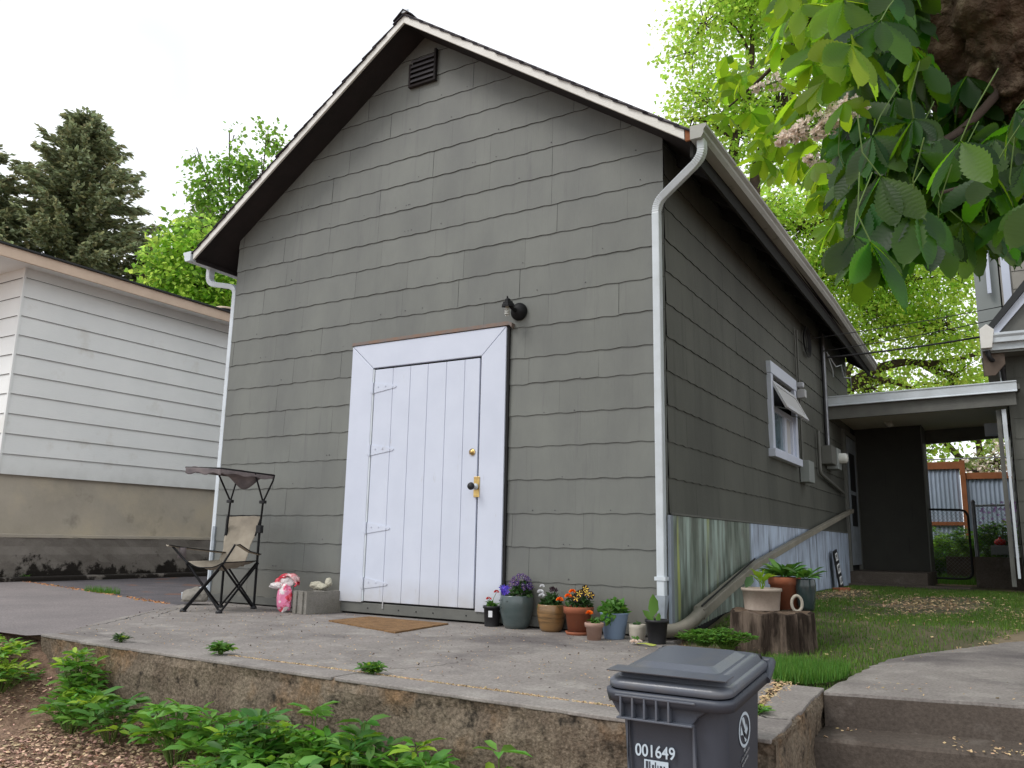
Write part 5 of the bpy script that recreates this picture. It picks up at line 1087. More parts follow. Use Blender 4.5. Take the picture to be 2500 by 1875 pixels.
# cut flowers lying on the concrete
cfl = empty('cut_flowers', (-.05, -.48, -.098), label='wilted cut white and yellow flowers lying on the concrete by the cream pot', cat='cut flowers')
m = MB()
for k in range(9): a = RG.uniform(-.35, .35); m.tube([(0, 0, .01), (.06 * math.cos(a), .06 * math.sin(a), .016), (.12 * math.cos(a), .12 * math.sin(a) + .01, .006)], .0025, 5)
m.build('stem', mat('yellow_green_stem', (.38, .42, .08), .6), cfl)
m = MB(); pompom(m, (-.02, 0, .015), .03, 60); pompom(m, (.01, .02, .02), .02, 40); m.build('bloom', M['cream_fl'], cfl)
bush('foliage', M['leaf_mid'], cfl, (-.03, .05, .02), (.03, .02, .03), 24, .035, .8)
# ================================================================== stump and what stands on it
su = empty('tree_stump', (.635, .16, -.155), label='short weathered tree stump used as a plant stand on the lawn edge', cat='stump')
m = MB(); seg = 90; rows = [(-.04, 1.06), (.03, 1.02), (.12, .99), (.22, .985), (.265, .97), (.272, .9)]; vs = []; rnd = np.random.default_rng(8); k1 = rnd.normal(size=seg) * .010
for z, f in rows:
    for k in range(seg):
        a = 2 * PI * k / seg; rad = .27 * f * (1 + .045 * math.sin(3 * a + 1) + .02 * math.sin(7 * a)) + .005 * math.sin(23 * a) + .6 * k1[k]; vs.append((rad * math.cos(a), rad * math.sin(a), z + (.008 * math.sin(9 * a) if z > .2 else 0)))
m.add(vs, [(i * seg + j, i * seg + (j + 1) % seg, (i + 1) * seg + (j + 1) % seg, (i + 1) * seg + j) for i in range(len(rows) - 1) for j in range(seg)]); m.build('stump_bark', M['stump'], su)
m = MB(); m.add(vs[-seg:] + [(0, 0, .27)], [(j, (j + 1) % seg, seg) for j in range(seg)]); m.build('stump_top', M['stump_top'], su)
G2 = 'pots standing on the stump'
p = potted((.585, .15, .118), 'wide beige plastic pot with yellow green shoots on the front of the stump', G2); pot(M['beige_pot'], .128, .112, .142, 'nursery', p)
m = MB(); stems(m, (0, 0, .12), [(-.01, 0, .2), (.01, .01, .21), (.0, -.01, .19), (.02, 0, .19)], .004); m.build('stem', M['leaf_bed_lime'], p)
dl = [(-.6, -.2, .8), (.7, -.3, .7), (.1, -.5, 1), (-.2, .3, 1), (.5, .4, .9), (-.9, .1, .5), (.9, 0, .4), (0, -.8, .6), (.3, 0, 1), (-.4, -.5, .7)]
leaves('foliage', M['leaf_bed_lime'], [(d[0] * .015, d[1] * .015, .17 + .004 * i) for i, d in enumerate(dl)], dl, .10, p, .7, .2); leaves('foliage', M['leaf_dark'], [(-.06, 0, .2), (-.05, -.02, .22)], [(-.5, 0, .1), (-.2, -.3, -.5)], .08, p, 1., .2)
p = potted((.69, .36, .118), 'tall terracotta plastic pot with glossy green leaves on the stump', G2); pot(M['terracotta'], .106, .084, .212, 'clay', p)
def fountain(name, mt, parent, c, n, L_, wf, up_=.9, spread=1.0):
    a = RG.uniform(0, 2 * PI, n); el = RG.uniform(.15, up_, n); d = np.stack([np.cos(a) * spread, np.sin(a) * spread, el], 1); pts = np.array(c) + d * RG.uniform(0, .35, n)[:, None] * L_; return leaves(name, mt, pts, d, L_, parent, wf, .25)
fountain('foliage', M['leaf_mid'], p, (0, 0, .21), 70, .15, .5)
p = potted((.835, .33, .118), 'dark teal glazed pot with arching leaves at the right rear edge of the stump', G2); pot(M['glaze_dark'], .062, .045, .205, 'round', p); fountain('foliage', M['leaf_mid'], p, (0, 0, .205), 26, .13, .4, .7)
m = MB(); m.tube([(.034 * math.cos(a), .0, .05 + .05 * math.sin(a)) for a in np.linspace(0, 2 * PI, 28)], .010, 8, False); o = m.build('plant_ring', M['cream_pot']); o.location = (.80, .20, .118); o.rotation_euler = (0, 0, .5); tag(o, 'small pale ring leaning between the terracotta pot and the dark pot on the stump', 'ring')
# sign leaning on the skirt
sg = empty('leaning_sign', (.12, 5.95, .02), 0.0, 'narrow black sign board with white lettered squares leaning on the skirt', 'sign')
Rs = Matrix.Rotation(math.radians(-6), 4, 'Y') @ Matrix.Rotation(math.radians(8), 4, 'X')
m = MB(); m.box(0, .02, -.13, .13, .0, .48); m.v = [tuple(Rs @ Vector(p)) for p in m.v]; sb = m.build('board', M['black_plastic'], sg)
r = random.Random(9)
for z, s in ((.40, 1.0), (.25, 1.2), (.10, 1.0)):
    m = MB(); m.box(.021, .024, -.075 * s, .075 * s, z - .05 * s, z + .045 * s); m.v = [tuple(Rs @ Vector(p)) for p in m.v]; q = m.build('sign_square', M['white_fl'], sg)
    m = MB()
    for k in range(3): y = -.055 * s + k * .04 * s; m.box(.0245, .026, y, y + .008, z - .03 * s, z + .03 * s); m.box(.0245, .026, y, y + .028 * s, z + r.choice([-.03, 0, .024]) * s, z + r.choice([-.03, 0, .024]) * s + .008)
    m.v = [tuple(Rs @ Vector(p)) for p in m.v]; m.build('sign_letters', M['black_plastic'], q)
br = MB(); br.box(-.14, .14, -.05, .05, 0, .06); o = br.build('brick', M['terracotta'], None, .006); o.location = (.22, 5.4, -.01); o.rotation_euler = (0, 0, 1.3); tag(o, 'old red brick lying at the foot of the skirt near the leaning sign', 'brick')
# ================================================================== vegetation
CP = np.array([2.033, -5.540, 0.539]); RR_ = np.array([[0.85851022, 0.51242703, 0.01946136], [0.07990122, -0.17116004, 0.98199798], [-0.50653331, 0.84150032, 0.18788619]])
def at(px, py, d): return Vector(CP + d * ((px - 1250) / 1997.1 * RR_[0] - (py - 937.5) / 1997.1 * RR_[1] + RR_[2]))
def foliage_mat(name, col, tr, fac, island=.35, veins=False, rough=.45):
    m = mat(name, col, rough, island=island, trans=(*tr, fac), spec=.28)
    if veins:
        nt = m.node_tree; L = nt.links.new; b = [n for n in nt.nodes if n.type == 'BSDF_PRINCIPLED'][0]
        uv = N(nt, 'ShaderNodeUVMap'); s = N(nt, 'ShaderNodeSeparateXYZ'); L(uv.outputs[0], s.inputs[0])
        a = N(nt, 'ShaderNodeMath', operation='ABSOLUTE'); L(s.outputs[0], a.inputs[0])
        k = N(nt, 'ShaderNodeMath', operation='MULTIPLY_ADD'); L(a.outputs[0], k.inputs[0]); k.inputs[1].default_value = -.55; L(s.outputs[1], k.inputs[2])
        q = N(nt, 'ShaderNodeMath', operation='MULTIPLY'); L(k.outputs[0], q.inputs[0]); q.inputs[1].default_value = 90
        si = N(nt, 'ShaderNodeMath', operation='SINE'); L(q.outputs[0], si.inputs[0])
        bp = N(nt, 'ShaderNodeBump'); bp.inputs['Strength'].default_value = .18; bp.inputs['Distance'].default_value = .001; L(si.outputs[0], bp.inputs['Height']); L(bp.outputs[0], b.inputs['Normal'])
    return m
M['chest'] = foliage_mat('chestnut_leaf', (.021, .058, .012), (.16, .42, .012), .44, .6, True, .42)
M['chest_sunlit'] = foliage_mat('chestnut_leaf_sunny', (.11, .21, .02), (.45, .72, .03), .6, .35, True, .4)  # brighter copy of the chestnut leaf, sunlight put into its colour
M['lime'] = foliage_mat('spring_leaf', (.20, .35, .06), (.68, .94, .17), .66, .3)
M['lime2'] = foliage_mat('spring_leaf_yellowish', (.26, .38, .06), (.76, .94, .18), .62, .25)
M['maple'] = foliage_mat('maple_leaf', (.13, .24, .05), (.35, .62, .08), .5, .3)
M['spruce'] = foliage_mat('spruce_needles', (.27, .31, .19), (.32, .38, .2), .35, .5, False, .7)
M['spruce2'] = foliage_mat('spruce_young_needles', (.32, .31, .16), (.35, .36, .18), .35, .4, False, .7)
# ---- chestnut leaflet: obovate, serrated, folded along the midrib
def leaflet():
    n = 24; V = []; UV = []; F = []
    for i in range(n + 1):
        t = i / n; wd = .5 * (math.sin(PI * min(1, t ** 1.35)) ** .95) * .37 + .004; 
        if t > .93: wd *= .4
        if i % 2: wd *= 1.16
        z = -.16 * t * t; y = t
        V += [(-wd, y - (.03 if i % 2 else 0), z + .05 * wd * 2), (0, y, z - .02), (wd, y - (.03 if i % 2 else 0), z + .05 * wd * 2)]; UV += [(-wd, y), (0, y), (wd, y)]
    for i in range(n): F += [(3 * i, 3 * i + 1, 3 * i + 4, 3 * i + 3), (3 * i + 1, 3 * i + 2, 3 * i + 5, 3 * i + 4)]
    return np.array(V), F, UV
LV, LF, LUV = leaflet()
def palmate(name, hubs, mt, parent, size, droop=.9, seed=0):
    """each hub: (pos, facing dir, scale). 5-7 leaflets spreading from the hub and hanging down"""
    g = np.random.default_rng(seed); P = []; S = []; R = []
    for pos, ax, s in hubs:
        ax = Vector(ax).normalized(); nl = int(g.integers(5, 8)); a = ax.orthogonal().normalized(); b = ax.cross(a); ph = g.uniform(0, 6.28)
        for k in range(nl):
            t = ph + 2 * PI * k / (nl + .8); d = (a * math.cos(t) + b * math.sin(t)) * 1.0 + ax * g.uniform(.1, .5); d += Vector((0, 0, -droop * g.uniform(.7, 1.3))); d.normalize()
            y = np.array(d); r = np.array(ax) + g.normal(size=3) * .25; x = np.cross(y, r); x /= np.linalg.norm(x); z = np.cross(x, y)
            P.append(np.array(pos)); S.append(size * s * g.uniform(.75, 1.15)); R.append(np.stack([x, y, z], 1))
    return scatter(name, LV, LF, np.array(P), np.array(S), np.array(R), mt, parent, LUV, True)
ct = empty('chestnut_tree', (3.3, -1.2, -.1), label='big flowering chestnut tree with a burled trunk leaning in at the top right', cat='tree')
def ctp(o): o.location = (-3.3, 1.2, .1) ; return o
tr = MB(); path = [(3.35, -1.15, -.3), (3.25, -1.2, 1.0), (3.1, -1.25, 2.0), (2.85, -1.35, 2.9), (2.7, -1.3, 3.9), (2.8, -1.0, 5.5)]
tr.tube(smooth_path(path, .6), .42, 40); o = tr.build('trunk', M['bark'], ct); ctp(o)
bc = at(2500, -20, 3.65); vs, fs = blob(bc, (.56, .5, .58), 2.2, 6, .2, 1.6); bu = MB(); bu.add(vs, fs, True)
vs, fs = blob(bc + Vector((-.05, -.12, -.36)), (.22, .2, .24), 6.6, 5, .25, 1.8); bu.add(vs, fs, True)
o = ctp(bu.build('burl', M['bark'], ct)); dm_ = o.modifiers.new('lumps', 'DISPLACE'); tx = bpy.data.textures.new('lumps', 'CLOUDS'); tx.noise_scale = .10; tx.noise_depth = 4; dm_.texture = tx; dm_.strength = .09; d2_ = o.modifiers.new('bark', 'DISPLACE'); t2_ = bpy.data.textures.new('bark', 'VORONOI'); t2_.noise_scale = .035; d2_.texture = t2_; d2_.strength = .018
limbs = [[bc, at(2300, -60, 3.6), at(2050, -120, 4.2), at(1850, -20, 5.0)], [bc + Vector((0, 0, -.3)), at(2350, 330, 3.3), at(2200, 380, 3.0), at(2080, 420, 2.8)], [bc, at(2600, 380, 3.0), at(2450, 430, 2.7), at(2300, 470, 2.6)], [at(2050, -120, 4.2), at(1950, 100, 4.6), at(1850, 200, 5.0), at(1780, 260, 5.3)]]
m = MB()
for l in limbs: m.tube(smooth_path(l, .3, 6), .013, 8, scale=[lerp(1.6, .45, i / (len(smooth_path(l, .3, 6)) - 1)) for i in range(len(smooth_path(l, .3, 6)))])
ctp(m.build('limb', M['bark_bg'], ct))
g = np.random.default_rng(11); hubs = []
toward = lambda p: Vector(CP) - p
man = [(2125, 590, 2.15, 1.05), (2085, 575, 2.2, .95), (2170, 560, 2.3, 1.0), (2235, 500, 2.25, 1.05), (2290, 560, 2.5, .9), (2350, 540, 2.6, 1.15), (2420, 560, 2.7, 1.0), (2480, 510, 2.5, 1.1), (2540, 480, 2.3, 1.1), (2345, 345, 2.3, .95), (2150, 430, 2.3, 1.1), (2070, 430, 2.9, .9),
       (2230, 290, 2.5, .9), (2130, 330, 2.6, 1.0), (2480, 270, 2.5, .85), (2150, 50, 2.6, 1.1), (2110, 490, 2.6, 1.1), (2500, 400, 2.5, .9), (2420, 420, 2.5, 1.1)]
for px, py, d, s in man:
    p = at(px, py, d); ax = toward(p).normalized() * .8 + Vector((g.normal() * .5, g.normal() * .5, .9)); hubs.append((p, ax, s))
def fillh(n, x0, x1, y0, y1, d0, d1, s0=.8, s1=1.15, cond=None):
    k = 0
    while k < n:
        px, py, d = g.uniform(x0, x1), g.uniform(y0, y1), g.uniform(d0, d1)
        if cond and not cond(px, py): continue
        p = at(px, py, d); hubs.append((p, Vector((g.normal() * .6, g.normal() * .6 - .3, .9)), g.uniform(s0, s1))); k += 1
fillh(130, 2060, 2640, 290, 500, 2.7, 3.9); fillh(50, 2080, 2220, -80, 300, 2.8, 4.0); fillh(8, 2200, 2260, -80, 200, 3.0, 3.3)
fillh(30, 2100, 2500, 430, 545, 2.8, 3.6, .8, 1.0)
fillh(130, 2090, 2640, 180, 520, 3.5, 4.6)
fillh(60, 2650, 3400, -700, 500, 3.0, 4.6); fillh(420, 1900, 3300, -1900, -140, 3.2, 6.2, 1.2, 1.6)   # unseen rest of the crown above and beside the frame, thickened for shade
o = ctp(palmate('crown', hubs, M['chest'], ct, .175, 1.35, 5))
m = MB()
for pos, ax, s in hubs[:26]:
    q = Vector(pos); e = q + Vector((g.normal() * .05, g.normal() * .05, .10 + g.uniform(0, .06))) ; m.tube([q, q.lerp(e, .5) + Vector((.008, 0, 0)), e + Vector((.05, .03, .05))], .002, 5, False)
tag(ctp(m.build('leaf_stalk', M['stem'], ct)), kind='stuff')
hubs = []
for px, py, d, s in [(2060, 250, 2.9, .8), (2080, 110, 2.5, 1.1), (2000, 110, 2.8, 1.1), (1960, 10, 3.2, 1.2), (2060, 0, 2.8, 1.1), (1930, -30, 3.6, 1.1), (2010, 200, 3.2, .9), (2130, 480, 3.4, .8), (1990, 400, 3.6, .8)]:
    p = at(px, py, d); hubs.append((p, toward(p).normalized() * .8 + Vector((g.normal() * .5, g.normal() * .5, .9)), s))
fillh(66, 1900, 2120, -60, 420, 4.2, 5.6, .8, 1.2); fillh(30, 1760, 1960, 130, 400, 4.8, 5.8, .7, 1.0, lambda x, y: y < 330 or x > 1850); fillh(22, 1880, 2060, -80, 120, 4.5, 5.5, .9, 1.2); fillh(26, 2000, 2160, 380, 560, 3.8, 4.8, .7, 1.0)
ctp(palmate('outer_crown', hubs, M['chest_sunlit'], ct, .17, 1.0, 6))
def panicle(a, b, wd, n):
    m = MB(); a = Vector(a); b = Vector(b); ax = (b - a).normalized(); u = ax.orthogonal().normalized(); v = ax.cross(u); mc = MB(); mc.tube([a, b], .004, 5)
    for k in range(n):
        t = g.uniform(0, 1) ** .8; r_ = wd * (1 - .72 * t) * math.sqrt(g.uniform(.1, 1)); th_ = g.uniform(0, 6.28); d = u * math.cos(th_) + v * math.sin(th_); c = a.lerp(b, t) + d * r_; flower5(m, c, .0135, d + ax * .3 + Vector(g.normal(size=3)) * .4, 5, .3, 1.0); mc.tube([a.lerp(b, max(0, t - .05)), c], .0012, 3, False)
    o = ctp(m.build('flower_cluster', M['cream_fl'], ct)); q = mc.build('flower_stalk', M['stem'], o)
panicle(at(2110, 238, 3.0), at(1985, 335, 3.1), .055, 120); panicle(at(2060, 275, 3.2), at(1895, 345, 3.3), .07, 190); panicle(at(1920, 190, 4.4), at(1835, 222, 4.4), .06, 60); panicle(at(2010, 400, 3.8), at(1965, 385, 3.8), .05, 40)
# ---- generic broadleaf tree
QV = [(0, 0, 0), (.36, .45, .08), (0, 1, -.05), (-.36, .45, .08)]; QF = [(0, 1, 2, 3)]
def bgtree(name, label, base, lobes, limbs, mt, leaf, n_cl, per_cl, spread, group=None, mt2=None, seed=1, trunk_r=.16, cat='tree', hollow=.45):
    g = np.random.default_rng(seed); t = empty(name, base, 0, label, cat, group); off = (-base[0], -base[1], -base[2])
    tot = sum(l[1][0] * l[1][1] * l[1][2] for l in lobes) ; sets = {0: ([], []), 1: ([], [])}; cls = []
    for c, rad in lobes:
        c = np.array(c); w_ = rad[0] * rad[1] * rad[2] / tot; k = max(4, int(n_cl * w_)); d = g.normal(size=(k, 3)); d /= np.linalg.norm(d, axis=1, keepdims=True); rr_ = g.uniform(hollow, 1.0, k) ** .7
        q = c + d * rr_[:, None] * np.array(rad); 
        for p in q: cls.append((p, c))
    for p, c in cls:
        n = int(g.integers(int(per_cl * .5), int(per_cl * 1.5))); pp = p + g.normal(size=(n, 3)) * spread * np.array([1, 1, .55]); dd = g.normal(size=(n, 3)) * .8 + (p - c) / (np.linalg.norm(p - c) + .01) + np.array([0, 0, -.35]); s = 1 if (mt2 is not None and g.uniform() < .4) else 0
        sets[s][0].append(pp); sets[s][1].append(dd)
    for s, mm_ in ((0, mt), (1, mt2)):
        if sets[s][0]:
            P_ = np.concatenate(sets[s][0]); D_ = np.concatenate(sets[s][1]); y = D_ / np.linalg.norm(D_, axis=1, keepdims=True); r = g.normal(size=y.shape) * .8 + [0, 0, 1]; x = np.cross(y, r); x /= np.linalg.norm(x, axis=1, keepdims=True); z = np.cross(x, y)
            o = scatter('crown', QV, QF, P_, leaf * g.uniform(.6, 1.3, len(P_)), np.stack([x, y, z], 2), mm_, t); o.location = off
    m = MB()
    for l, r0, r1 in limbs:
        sp = smooth_path(l, .6, 5); m.tube(sp, r0, 8, scale=[lerp(1, r1 / r0, i / (len(sp) - 1)) for i in range(len(sp))])
    o = m.build('trunk', M['bark_bg'], t); o.location = off
    m = MB(); 
    for i, (p, c) in enumerate(cls):
        if i % 3 == 0: a = Vector(c).lerp(Vector(p), .15) if i % 2 else Vector(c); b = Vector(p); m.tube([a, a.lerp(b, .5) + Vector(g.normal(size=3)) * .15, b], .014 * trunk_r / .16, 4, False, scale=[1.6, 1.0, .5])
    o = m.build('twigs', M['bark_bg'], t); o.location = off
    return t
def LB(px, py, d, rpx, f=(1, 1, .8)): r = rpx / 1997.1 * d; return (tuple(at(px, py, d)), (r * f[0], r * f[1], r * f[2]))
G3 = 'spring green trees behind the houses'
D = 20
bgtree('locust_tree', 'tall airy spring tree with two dark trunks rising above the right roof corner', (-3.2, 12.9, 0), [LB(1720, 60, D, 95, (1, 1, .6)), LB(1690, 130, D, 70), LB(1800, 30, D, 80), LB(1760, 180, D, 70, (1, 1, .5)), LB(1730, 250, D, 90, (1, 1, .7)), LB(1700, 290, D, 75, (1.1, 1, .4)), LB(1820, 240, D, 80), LB(1800, 330, D, 80), LB(1900, 60, D, 110), LB(1900, 250, D, 110), LB(1960, 360, D, 90), LB(1870, 400, D, 60), LB(1770, 400, D, 45), LB(1860, -120, D, 170)],
       [([(-3.2, 12.9, 0), at(1785, 420, D), at(1795, 330, D), at(1822, 265, D), at(1838, 150, D), at(1832, -40, D)], .14, .05), ([(-3.0, 13.1, 0), at(1843, 420, D), at(1858, 370, D), at(1885, 310, D), at(1930, 230, D), at(2000, 100, D)], .15, .06), ([at(1795, 330, D), at(1770, 330, D), at(1740, 300, D), at(1690, 290, D)], .05, .02), ([at(1850, 330, D), at(1880, 280, D), at(1850, 240, D), at(1790, 215, D)], .05, .02), ([at(1838, 150, D), at(1800, 60, D), at(1740, 40, D)], .04, .015)],
       M['lime'], .125, 950, 22, .24, G3, M['lime2'], 2)
D = 23
bgtree('shade_tree', 'dense bright green tree filling the gap above the breezeway roof', (-.3, 18.5, 0), [LB(1860, 520, D, 120), LB(1960, 560, D, 140), LB(2080, 640, D, 140), LB(1990, 690, D, 130), LB(2210, 680, D, 140), LB(2340, 640, D, 120), LB(2130, 760, D, 130), LB(2280, 800, D, 140), LB(2050, 830, D, 110), LB(2120, 950, D, 110, (1, 1, .6)), LB(2320, 930, D, 110), LB(2080, 490, D, 120), LB(2380, 830, D, 70), LB(1830, 620, D, 80)],
       [([(-.6, 18.4, 0), at(2010, 1010, D), at(2060, 940, D), at(2180, 880, D), at(2290, 890, D), at(2400, 860, D)], .18, .06), ([at(2060, 940, D), at(2090, 850, D), at(2160, 820, D), at(2200, 700, D)], .1, .04), ([at(2050, 960, D), at(2140, 900, D), at(2240, 880, D), at(2330, 915, D)], .11, .05), ([at(2030, 980, D), at(2120, 920, D), at(2200, 935, D), at(2245, 965, D)], .11, .05), ([at(2240, 885, D), at(2290, 915, D), at(2340, 920, D)], .07, .03), ([at(2010, 1010, D), at(1960, 800, D), at(1900, 600, D)], .12, .05)],
       M['lime'], .12, 1600, 23, .27, G3, M['lime2'], 3, hollow=.15)
D = 30
bgtree('shade_tree', 'farther green tree seen through the breezeway opening above the metal fence', (3, 24, 0), [LB(2280, 1090, D, 70), LB(2310, 1050, D, 60), LB(2270, 1140, D, 60), LB(2420, 1060, D, 60), LB(2440, 1100, D, 50), LB(2340, 1000, D, 90), LB(2450, 950, D, 80), LB(2200, 1000, D, 120), LB(2550, 1000, D, 150)], [([(3, 24, 0), at(2400, 1180, D), at(2380, 1000, D)], .2, .1), ([at(2400, 1180, D), at(2290, 1060, D), at(2200, 1000, D)], .12, .05)], M['lime'], .22, 300, 20, .35, G3, M['maple'], 4)
D = 19
bgtree('flowering_shrub', 'pale flowering shrub above the lower fence panel', (tuple(at(2440, 1200, D))[0], tuple(at(2440, 1200, D))[1], 0), [LB(2430, 1130, D, 45), LB(2390, 1150, D, 30), LB(2460, 1090, D, 30)], [([(at(2440, 1200, D).x, at(2440, 1200, D).y, 0), at(2430, 1150, D)], .06, .03)], mat('pale_shrub_leaf', (.26, .34, .12), .6, island=.4, trans=(.5, .6, .2, .3)), .10, 70, 16, .14, None, M['cream_fl'], 5, cat='shrub')
D = 29
bgtree('maple_tree', 'sparse young maple rising behind the left roof slope', (at(560, 800, D).x, at(560, 800, D).y, 0), [LB(655, 345, D, 40, (.7, .7, 1.3)), LB(570, 330, D, 26, (.6, .6, 1.6)), LB(535, 400, D, 30, (.8, .8, 1.2)), LB(478, 375, D, 16, (.8, .8, 2.2)), LB(500, 440, D, 40), LB(590, 410, D, 45), LB(640, 430, D, 55), LB(520, 480, D, 50), LB(590, 500, D, 55), LB(520, 560, D, 60), LB(600, 580, D, 60), LB(690, 350, D, 30)],
       [([(at(560, 800, D).x, at(560, 800, D).y, 0), at(600, 620, D), at(560, 500, D), at(560, 320, D)], .12, .02), ([at(600, 620, D), at(520, 480, D), at(480, 360, D)], .06, .015), ([at(590, 580, D), at(640, 450, D), at(650, 330, D)], .06, .015)], M['maple'], .19, 330, 12, .22, None, M['maple'], 6, hollow=.2)
D = 26
bgtree('maple_tree', 'dense lime green tree standing between the two roofs on the left', (at(450, 800, D).x, at(450, 800, D).y, 0), [LB(440, 600, D, 60), LB(480, 560, D, 45), LB(520, 620, D, 60), LB(430, 680, D, 65), LB(500, 700, D, 70), LB(560, 720, D, 60), LB(380, 720, D, 45), LB(380, 640, D, 35), LB(590, 680, D, 40), LB(470, 770, D, 80)], [([(at(450, 800, D).x, at(450, 800, D).y, 0), at(480, 720, D), at(470, 600, D)], .14, .04)], M['lime'], .20, 420, 18, .26, None, M['maple'], 7)
# ---- conifers
def spruce(label, px, ptop, pbot, D, wbot, seed, group='dark conifers beyond the pale house', dens=1.0, lean=0, prof=None):
    g = np.random.default_rng(seed); top = at(px, ptop, D); bx, by = at(px, pbot, D).x + lean, at(px, pbot, D).y; H = top.z; zb = at(px, pbot, D).z
    t = empty('spruce_tree', (bx, by, 0), 0, label, 'tree', group); P = []; Dr = []; m = MB(); mt_ = MB(); mt_.tube([(0, 0, 0), (0, 0, H * .5), (0, 0, H * .98)], .26 * H / 14, 8, scale=[1.3, .8, .1])
    nb = int((H - zb * .55) / .13 * dens * 2.2)
    for k in range(nb):
        z = lerp(zb * .55, H - .1, (k / nb) ** .92); f = max(0, (H - z) / (H - zb)); L_ = wbot * (min(1.25, f) ** .8) * g.uniform(.55, 1.12) + .15; a = g.uniform(0, 6.28); d = np.array([math.cos(a), math.sin(a), 0]); n = max(4, int(L_ * 9)); up_ = .25 - .5 * min(1, f)
        tipz = []
        for i in range(n):
            s = (i + .5) / n; p = np.array([0, 0, z]) + d * L_ * s + np.array([0, 0, L_ * (up_ * s - .10 * s * (1 - s) + .16 * s * s)])
            for q in range(7):
                P.append(p + g.normal(size=3) * np.array([.10, .10, .06]) * (1.2 - .5 * s)); sd_ = np.array([-d[1], d[0], 0]) * g.choice([-1, 1]); Dr.append(d * g.uniform(.2, 1) + sd_ * g.uniform(.1, .9) * (1.1 - s) + np.array([0, 0, g.uniform(-.35, .25)]))
        if k % 3 == 0: m.tube([(0, 0, z), tuple(np.array([0, 0, z]) + d * L_ * .5 + np.array([0, 0, L_ * up_ * .45])), tuple(np.array([0, 0, z]) + d * L_ * .9 + np.array([0, 0, L_ * (up_ + .1) * .9]))], .03, 4, False, scale=[1.5, .8, .3])
    P = np.array(P); Dr = np.array(Dr); sel = g.uniform(size=len(P)) < .3; SV = [(0, 0, 0), (.24, .4, .05), (.05, 1, -.08), (-.24, .45, .05)]
    y = Dr / np.linalg.norm(Dr, axis=1, keepdims=True); r = g.normal(size=y.shape) * .5 + [0, 0, 1]; x = np.cross(y, r); x /= np.linalg.norm(x, axis=1, keepdims=True); R_ = np.stack([x, y, np.cross(x, y)], 2)
    for s_, mm_ in ((~sel, M['spruce']), (sel, M['spruce2'])): scatter('crown', SV, QF, P[s_], .30 * g.uniform(.6, 1.25, s_.sum()), R_[s_], mm_, t)
    mt_.build('trunk', M['bark_bg'], t); m.build('branches', M['bark_bg'], t); return t
spruce('tall dark spruce above the pale house roof at the left', 165, 238, 660, 34, 4.3, 1, dens=2.3)
spruce('spruce cut by the left frame edge beside the tallest one', -75, 320, 640, 32, 2.9, 2, dens=1.4)
spruce('small narrow spruce half hidden behind the lime green tree', 475, 470, 760, 36, 1.7, 3)
spruce('low spruce at the right foot of the tall one over the pale roof', 330, 560, 800, 36, 2.4, 4)
# ================================================================== plants along the retaining wall
def bed_plant(name, label, x, y, z, n, hgt, rad, leaf, seed, group=None, cat='plant', mt=None, lime=.14):
    g = np.random.default_rng(seed); t = empty(name, (x, y, z), 0, label, cat, group); m = MB(); P = [[], []]; Dd = [[], []]
    if name == 'bed_plant': n = max(9, int(n * .62)); hgt *= .9; leaf *= 1.18
    for k in range(n):
        a = g.uniform(0, 6.28); rr_ = rad * math.sqrt(g.uniform(.02, 1)); tip = Vector((math.cos(a) * rr_, math.sin(a) * rr_ * .7, hgt * g.uniform(.5, 1.05) * (1 - .35 * rr_ / rad))); m.tube([(tip.x * .2, tip.y * .2, 0), tip * .55 + Vector((0, 0, .02)), tip], .0028, 5, False)
        s = 1 if g.uniform() < lime else 0; nl = int(g.integers(5, 8)); ph = g.uniform(0, 6.28)
        for q in range(nl):
            th_ = ph + q * 2 * PI / nl; d = (math.cos(th_), math.sin(th_), g.uniform(-.15, .6)); P[s].append(tuple(tip + Vector(d) * leaf * .1)); Dd[s].append(d)
        if g.uniform() < .6:
            for q in range(3): th_ = g.uniform(0, 6.28); P[0].append(tuple(tip * g.uniform(.4, .8))); Dd[0].append((math.cos(th_), math.sin(th_), .2))
    m.build('stem', M['stem'], t)
    for s, mm_ in ((0, mt or M['leaf_bed']), (1, M['leaf_bed_lime'])):
        if P[s]: 
            nn = len(P[s]); TV = np.array(LEAF_V, float); TV[:, 0] *= .58
            y_ = np.array(Dd[s], float); y_ /= np.linalg.norm(y_, axis=1, keepdims=True); r = g.normal(size=y_.shape) * .35 + [0, 0, 1]; x_ = np.cross(y_, r); x_ /= np.linalg.norm(x_, axis=1, keepdims=True)
            scatter('foliage', TV, LEAF_F3, np.array(P[s]), leaf * g.uniform(.6, 1.2, nn), np.stack([x_, y_, np.cross(x_, y_)], 2), mm_, t, smooth=True)
    return t
GB = 'leafy green plants at the foot of the retaining wall'
